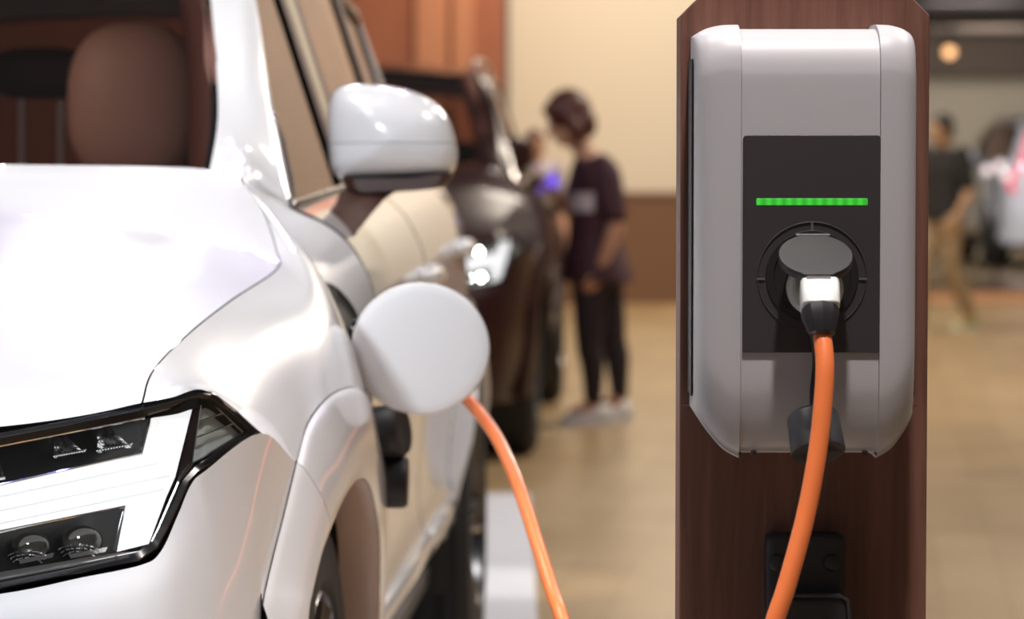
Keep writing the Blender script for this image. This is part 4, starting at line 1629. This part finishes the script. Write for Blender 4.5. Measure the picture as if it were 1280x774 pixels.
def limb(mb, pts, radii, n=14, flat=(1, 1)):
    mb.tube(curve(pts, 4), [radii[min(int(k / 4), len(radii) - 2)] + (radii[min(int(k / 4) + 1, len(radii) - 1)] - radii[min(int(k / 4), len(radii) - 2)]) * ((k % 4) / 4 if k < 4 * (len(pts) - 1) else 1) for k in range(4 * (len(pts) - 1) + 1)], n, flat=flat, round_ends=True)


def hand(mb, wrist, direc, palm_n, side, s=1.0):
    """palm, four bent fingers of unequal length and a thumb leaving the side of the palm"""
    d = V(direc).normalized()
    n = V(palm_n)
    n = (n - d * n.dot(d)).normalized()
    b = d.cross(n) * side
    w = V(wrist)
    for k in (-1, 0, 1):
        mb.tube([w + d * .005 + b * k * .016 * s, w + d * .085 * s + b * k * .024 * s], [.015 * s, .0145 * s], 10, round_ends=True)
    for k, ln in enumerate((.068, .078, .072, .056)):
        o = w + d * .085 * s + b * (.034 - .0225 * k) * s
        p1 = o + d * ln * .45 * s + n * .006 * s
        p2 = o + d * ln * .75 * s + n * .020 * s
        p3 = o + d * ln * .92 * s + n * .038 * s
        mb.tube([o - d * .01, o, p1, p2, p3], [.0095 * s, .0093 * s, .0088 * s, .0082 * s, .007 * s], 9, round_ends=True)
    o = w + d * .03 * s + b * .028 * s
    mb.tube([o, o + d * .03 * s + b * .026 * s + n * .008, o + d * .062 * s + b * .036 * s + n * .018], [.013 * s, .0105 * s, .0085 * s], 9, round_ends=True)


def torso_rings(mb, secs, n=28):
    """secs: centre, half width (side), half depth (front-back), side axis"""
    rings = []
    for c, hw, hd, ax in secs:
        ax = V(ax).normalized()
        fw = V((ax.y, -ax.x, 0))
        rings.append([V(c) + ax * hw * math.cos(2 * PI * k / n) + fw * hd * math.sin(2 * PI * k / n) for k in range(n)])
    mb.rings(rings)


def head_shape(mb, c, fwd, tilt, s=1.0):
    """skull, jaw, nose, lips, ears; fwd is the way the face looks"""
    f = V((fwd[0], fwd[1], 0)).normalized()
    r = V((f.y, -f.x, 0))
    rot = Matrix((r, f, V((0, 0, 1)))).transposed()
    pit = Matrix.Rotation(tilt, 3, 'X')
    def at(x, y, z):
        return V(c) + rot @ (pit @ V((x * s, y * s, z * s)))
    R3 = rot @ pit
    mb.ell(at(0, -.012, .025), (.072 * s, .092 * s, .095 * s), 20, 14, R3)
    mb.ell(at(0, .022, -.045), (.058 * s, .066 * s, .072 * s), 18, 12, R3)
    mb.ell(at(0, .058, -.092), (.026 * s, .022 * s, .020 * s), 12, 8, R3)
    mb.tube([at(0, .084, .015), at(0, .098, -.015), at(0, .102, -.026)], [.008 * s, .011 * s, .012 * s], 8, round_ends=True)
    mb.ell(at(0, .084, -.055), (.022 * s, .010 * s, .006 * s), 10, 6, R3)
    mb.ell(at(0, .082, -.066), (.019 * s, .010 * s, .006 * s), 10, 6, R3)
    for sx in (-1, 1):
        mb.ell(at(sx * .074, -.008, -.012), (.009 * s, .018 * s, .032 * s), 10, 8, R3)
        mb.ell(at(sx * .03, .070, .022), (.020 * s, .014 * s, .007 * s), 10, 6, R3)
    return at, R3


def eyes(at, R3, parent, s=1.0):
    e = MB()
    for sx in (-1, 1):
        e.ell(at(sx * .031, .073, .006), (.011 * s, .008 * s, .006 * s), 10, 8, R3)
    e.build('eyes', mat('dark_eye', (.03, .02, .02), .2), parent)


def shoe(name, toe, heel, m, sole_m, parent, w=.045, h=.075):
    toe, heel = V(toe), V(heel)
    d = (toe - heel)
    L = d.length
    d.normalize()
    s = V((d.y, -d.x, 0))
    rings = []
    for f, ww, hh in ((0.0, .55, .75), (.04, .78, .98), (.2, .86, 1.1), (.38, .84, .95), (.6, 1.0, .66), (.8, 1.02, .5), (.94, .8, .38), (1.0, .45, .24)):
        c = heel + d * L * f
        ring = []
        for k in range(20):
            a = 2 * PI * k / 20
            z = math.sin(a)
            ring.append(V((c.x, c.y, 0)) + s * math.cos(a) * w * ww + V((0, 0, .018 + max(0, (z * .5 + .5)) * h * hh)))
        rings.append(ring)
    o = MB().rings(rings).build(name, m, parent)
    rings = []
    for f, ww in ((-.01, .6), (.05, .9), (.3, .88), (.6, 1.05), (.85, 1.05), (.97, .8), (1.02, .45)):
        c = heel + d * L * f
        rings.append([V((c.x, c.y, z)) + s * x * w * ww for x, z in ((-1, .001), (1, .001), (1.02, .028), (-1.02, .028))])
    MB().rings(rings).build('sole', sole_m, o, True, sharp=40)
    return o


SKIN = mat('skin', (0.52, 0.27, 0.16), 0.5)
SKIN2 = mat('tan_skin', (0.50, 0.29, 0.16), 0.5)


def to_local(o, root):
    """the parts were built in hall coordinates: bring them under the root standing at its feet"""
    off = root.location.copy()
    def shift(x):
        for v in x.data.vertices:
            v.co -= off
        for c in x.children:
            shift(c)
    shift(o)


def woman():
    Y = 14.84
    def p(u, v, dy=0.0):
        return P(u, v, Y + dy)
    foot = p(748, 530)
    t = thing('person', 'woman in a dark plum tunic and black leggings looking down at a lit phone', 'person', (foot.x, foot.y, 0))
    b = MB()
    fwd = V((-1, -.12, 0))
    at, R3 = head_shape(b, p(708, 150), (-1, -.15), -.45, 1.04)
    limb(b, [p(716, 165, .0), p(728, 186, .0), p(740, 205, 0)], [.052, .054, .065])
    side = V((.10, -1, 0))
    torso_rings(b, [(p(736, 196), .06, .055, side), (p(742, 208), .165, .085, side), (p(746, 230), .18, .10, side), (p(744, 265), .155, .105, side), (p(742, 300), .15, .11, side), (p(744, 335), .17, .125, side), (p(746, 358), .15, .11, side)])
    # near arm hanging, far arm raised with the phone
    ns, ne, nw = p(760, 220, -.17), p(770, 283, -.20), p(752, 331, -.18)
    limb(b, [ns, ne], [.052, .042])
    limb(b, [ne, p(762, 306, -.2), nw], [.042, .037, .027])
    hand(b, nw, p(742, 352, -.18) - nw, V((-.6, .8, 0)), 1, .98)
    fs, fe, fw = p(728, 214, .16), p(712, 262, .18), p(690, 240, .06)
    limb(b, [fs, fe], [.050, .042])
    limb(b, [fe, fw], [.040, .027])
    hand(b, fw, p(676, 229, .03) - fw, V((-.3, -.3, .9)), -1, .95)
    # legs
    for hip, knee, ank, dy in ((p(738, 350), p(736, 428), p(741, 505), -.07), (p(755, 350), p(767, 425), p(775, 496), .10)):
        hip.y += dy
        knee.y += dy
        ank.y += dy
        ank.z = max(.09, ank.z)
        limb(b, [hip, knee, knee.lerp(ank, .35) + V((.01, 0, 0)), ank], [.088, .058, .056, .036])
        limb(b, [ank, V((ank.x - .10, ank.y - .01, .05))], [.038, .030])
    body = skin_mesh('body', b, SKIN, t, .0075)
    # hair: bob
    h = MB()
    h.ell(at(0, -.028, .034), (.104, .114, .112), 22, 16, R3)
    h.ell(at(0, -.060, -.035), (.098, .075, .095), 20, 14, R3)
    for sx in (-1, 1):
        h.tube([at(sx * .082, .0, .03), at(sx * .092, -.005, -.05), at(sx * .082, .006, -.105)], [.034, .036, .026], 12, round_ends=True)
    h.tube([at(-.055, .050, .080), at(0, .060, .078), at(.055, .050, .080)], .028, 12, round_ends=True)
    hair = skin_mesh('hair', h, mat('dark_red_brown_hair', (.085, .022, .014), .5, bump=(60, .4)), t, .011, 5)
    eyes(at, R3, t)
    # tunic
    g = MB()
    torso_rings(g, [(p(736, 197), .075, .065, side), (p(742, 207), .182, .10, side), (p(746, 230), .20, .118, side), (p(745, 265), .175, .122, side), (p(743, 300), .175, .132, side), (p(745, 330), .205, .165, side), (p(747, 352), .215, .18, side)])
    limb(g, [p(752, 206, -.12), ns, p(769, 268, -.2)], [.058, .066, .060])
    limb(g, [p(730, 206, .12), fs, p(716, 252, .18)], [.056, .062, .054])
    tun = skin_mesh('tunic', g, mat('dark_plum_cloth', (.050, .014, .020), .75, bump=(80, .3)), t, .012, 4)
    # pale printed band across the chest
    rings = []
    n = 17
    grid = []
    for (v, hw, hd) in ((241, .196, .127), (252, .192, .128), (264, .186, .129)):
        c = p(746, v)
        ax = side.normalized()
        fwv = V((ax.y, -ax.x, 0))
        grid.append([c + ax * hw * math.cos(a) + fwv * hd * math.sin(a) for a in [(.10 + .60 * k / (n - 1)) * PI for k in range(n)]])
    pr = panel('printed_band', grid, mat('pale_print', (.66, .56, .56), .8), t, (-1, -.4, 0), 1, 4, gap=0, skirt=.004, back=MATS['pale_print'])
    # leggings
    l = MB()
    for hip, knee, ank, dy in ((p(738, 345), p(736, 428), p(741, 502), -.07), (p(755, 345), p(767, 425), p(775, 494), .10)):
        for q in (hip, knee, ank):
            q.y += dy
        ank.z = max(.12, ank.z)
        limb(l, [hip, knee, knee.lerp(ank, .35) + V((.01, 0, 0)), ank], [.098, .066, .063, .045])
    torso_rings(l, [(p(744, 325), .17, .13, side), (p(745, 345), .175, .13, side), (p(746, 362), .15, .115, side)])
    lg = skin_mesh('leggings', l, mat('black_leggings', (.016, .008, .010), .8), t, .012, 4)
    ms = mat('grey_white_shoe', (.72, .71, .67), .6, bump=(50, .3))
    so = mat('white_sole', (.72, .71, .68), .6)
    s1 = shoe('shoe', p(702, 526, -.10), p(766, 524, -.05), ms, so, t)
    s2 = shoe('shoe', p(750, 512, .10), p(790, 508, .14), ms, so, t)
    for o in (body, hair, tun, pr, lg, s1, s2) + tuple(c for c in t.children if c.name.startswith('eyes')):
        to_local(o, t)
    # phone in her hand
    pc = p(680, 230, .03)
    ph = thing('smartphone', 'phone with a violet-blue lit screen in the hand of the woman in the tunic', 'phone', pc)
    rot = Matrix.Rotation(-.35, 3, 'Y')
    a = MB().box((-.076, -.004, -.037), (.076, .004, .037))
    a.v = [rot @ q for q in a.v]
    a.build('phone_body', M_BLACKGLOSS, ph, False, .004)
    a = MB().box((-.070, -.0055, -.033), (.070, -.0042, .033))
    a.v = [rot @ q for q in a.v]
    a.build('screen', mat('lit_violet_screen', (.1, .08, .4), .2, emit=(.22, .12, .95), estr=1.0), ph, False)
    return t


def walker(Y, px, head_v, foot_v, face, label, shirt, trousers, hairm, shoe_m, skin, dress, kneelen=0):
    """a standing or strolling figure; px is the pixel column of the body's middle"""
    def p(du, f, dy=0.0):
        v = head_v + (foot_v - head_v) * f
        return P(px + du, v, Y + dy)
    foot = p(0, 1.0)
    Ht = (p(0, 0).z)
    t = thing('person', label, 'person', (foot.x, foot.y, 0))
    k = Ht / 1.66
    s = FPX / Y
    f = V((face[0], face[1], 0)).normalized()
    sd = V((f.y, -f.x, 0))
    c0 = V((foot.x, foot.y, 0))
    def at0(side, fw, z):
        return c0 + sd * side * k + f * fw * k + V((0, 0, z * k))
    b = MB()
    at, R3 = head_shape(b, at0(0, .03, 1.535), face, -.15, k)
    limb(b, [at0(0, .0, 1.47), at0(0, -.02, 1.40), at0(0, -.02, 1.34)], [.05 * k, .052 * k, .06 * k])
    torso_rings(b, [(at0(0, -.02, 1.40), .06 * k, .055 * k, sd), (at0(0, -.02, 1.36), .17 * k, .085 * k, sd), (at0(0, -.01, 1.25), .175 * k, .10 * k, sd), (at0(0, 0, 1.08), .145 * k, .10 * k, sd), (at0(0, 0, .95), .16 * k, .11 * k, sd), (at0(0, 0, .82), .15 * k, .105 * k, sd)])
    arms = []
    for q, (el, wr) in ((1, ((.25, -.02, 1.07), (.22, .16, .90))), (-1, ((-.24, -.06, 1.07), (-.22, .08, .86)))):
        sh = at0(q * .185, -.02, 1.34)
        e, w = at0(*el), at0(*wr)
        limb(b, [sh, e], [.050 * k, .040 * k])
        limb(b, [e, w], [.040 * k, .027 * k])
        hand(b, w, (w - e) + V((0, 0, -.05)), -sd * q, q, k)
        arms.append((sh, e, w))
    legs = []
    for q, kn, an in ((1, (.09, .12, .47), (.09, .16, .09)), (-1, (-.09, -.02, .47), (-.09, -.22, .11))):
        hip, knee, ank = at0(q * .09, 0, .86), at0(*kn), at0(*an)
        limb(b, [hip, knee, knee.lerp(ank, .35) - f * .015, ank], [.085 * k, .056 * k, .054 * k, .036 * k])
        limb(b, [ank, V((ank.x, ank.y, .05)) + f * .09 * k], [.036 * k, .030 * k])
        legs.append((hip, knee, ank))
    parts = [skin_mesh('body', b, skin, t, .009)]
    h = MB()
    h.ell(at(0, -.028, .040), (.085 * k, .100 * k, .095 * k), 20, 14, R3)
    h.ell(at(0, -.055, -.02), (.080 * k, .06 * k, .07 * k), 18, 12, R3)
    parts.append(skin_mesh('hair', h, hairm, t, .012, 4))
    eyes(at, R3, t, k)
    g = MB()
    torso_rings(g, [(at0(0, -.02, 1.40), .075 * k, .065 * k, sd), (at0(0, -.02, 1.37), .182 * k, .10 * k, sd), (at0(0, -.01, 1.25), .195 * k, .118 * k, sd), (at0(0, 0, 1.08), .17 * k, .118 * k, sd), (at0(0, 0, .92), .18 * k, .13 * k, sd), (at0(0, 0, .84), .18 * k, .13 * k, sd)])
    for sh, e, w in arms:
        limb(g, [sh - V((0, 0, -.02)), sh.lerp(e, .4), sh.lerp(e, .8)], [.062 * k, .064 * k, .058 * k])
    parts.append(skin_mesh('shirt', g, shirt, t, .013, 4))
    l = MB()
    torso_rings(l, [(at0(0, 0, .98), .165 * k, .115 * k, sd), (at0(0, 0, .90), .17 * k, .12 * k, sd), (at0(0, 0, .80), .16 * k, .115 * k, sd)])
    for hip, knee, ank in legs:
        end = knee.lerp(ank, .85)
        limb(l, [hip, knee, end], [.102 * k, .076 * k, .062 * k])
    parts.append(skin_mesh('trousers', l, trousers, t, .013, 4))
    for hip, knee, ank in legs:
        a = V((ank.x, ank.y, 0))
        parts.append(shoe('shoe', a + f * .19 * k, a - f * .07 * k, shoe_m, mat('white_sole', (.72, .71, .68), .6), t))
    for o in parts + [c for c in t.children if c.name.startswith('eyes')]:
        to_local(o, t)
    return t, arms


woman()
man, man_arms = walker(23.5, 1177, 143, 412, (-.75, -.55), 'man in a black T-shirt and khaki trousers walking past behind the charging post', mat('black_tshirt', (.020, .018, .018), .8),
                       mat('khaki_cloth', (.36, .26, .15), .8, bump=(60, .3)), mat('black_hair', (.02, .012, .010), .5), mat('olive_shoe', (.42, .42, .12), .6), SKIN2, False)
walker(22.1, 668, 163, 425, (.35, -1), 'person in a pale lilac shirt and dark trousers, behind the woman with the phone', mat('lilac_shirt', (.45, .38, .46), .8),
       mat('dark_trousers', (.045, .02, .018), .8), mat('dark_red_brown_hair', (.085, .022, .014), .5), mat('grey_white_shoe', (.5, .5, .5), .5), SKIN, False)
# white bag in the man's hand
w = man_arms[0][2] + V((0, 0, -.10))
bag = thing('shopping_bag', 'small white bag held by the man in khaki trousers', 'bag', (w.x, w.y, w.z - .22))
bb = MB().rings([[V((x * s_, y * s_, z)) for x, y in ((-.12, -.04), (.12, -.04), (.12, .04), (-.12, .04))] for z, s_ in ((0, .92), (.01, 1), (.12, 1.04), (.20, .98))])
bb.build('bag_body', mat('white_paper', (.75, .76, .72), .7), bag, False, .008, 3)
MB().tube(curve([(-.07, -.03, .19), (-.05, -.01, .26), (0, 0, .285), (.05, -.01, .26), (.07, -.03, .19)], 5), .006, 8).build('bag_handle', mat('white_paper', (.75, .76, .72), .7), bag)

# ------------------------------------------------------------------ far right hall: pendant lamp, and a stand made up for bright discs
gp = P(1187, 65, 40.0)
gl = thing('pendant_lamp', 'small warm glowing ceiling lamp in the far right of the hall', 'lamp', (gp.x, gp.y, 3.15))
MB().tube([(0, 0, 0), (0, 0, gp.z - 3.15 + .1)], .012, 8).build('lamp_cord', M_BLACK, gl)
MB().ell((0, 0, gp.z - 3.15), (.075, .075, .075)).build('lamp_globe', mat('warm_globe', (.9, .7, .4), .4, emit=(1, .52, .22), estr=2.2), gl)
MB().lathe([(gp.z - 3.15 + .12, .03), (gp.z - 3.15 + .11, .07), (gp.z - 3.15 + .06, .10)], (0, 0, 0), 'Z', 24).build('lamp_cap', M_BLACK, gl)

sp = P(1246, 240, 31.0)
ls = thing('added_lamp_stand', 'made-up slim black stand whose three lamps give the bright discs near the blue-grey car', 'lamp', (sp.x, sp.y, 0))
MB().tube([(0, 0, .02), (0, 0, 1.15)], .018, 10).build('stand_pole', M_BLACK, ls)
MB().lathe([(0, .001), (0, .18), (.02, .18), (.03, .03)], (0, 0, 0), 'Z', 28, cap=True).build('stand_base', M_BLACK, ls)
for (u, v) in ((1234, 213), (1250, 207), (1257, 220)):
    q = P(u, v, 31.0) - V((sp.x, sp.y, 0))
    hd = MB().tube([(0, 0, 1.13), (q.x * .6, .02, q.z - .02), (q.x, .05, q.z)], [.012, .012, .03], 10).build('lamp_arm', M_BLACK, ls)
    MB().ell((q.x, -.01, q.z), (.05, .03, .05)).build('added_bulb', mat('added_pinkish_glow', (.9, .8, .85), .3, emit=(1, .86, .92), estr=.85), hd)

rug = MB().box((3.4, 28.0, 0.0), (10.5, 30.6, .012))
tag(rug.build('carpet_runner', mat('terracotta_carpet', (.50, .25, .12), .9, bump=(90, .4)), None, False, .004), 'terracotta carpet runner on the floor in front of the far cars', 'carpet')
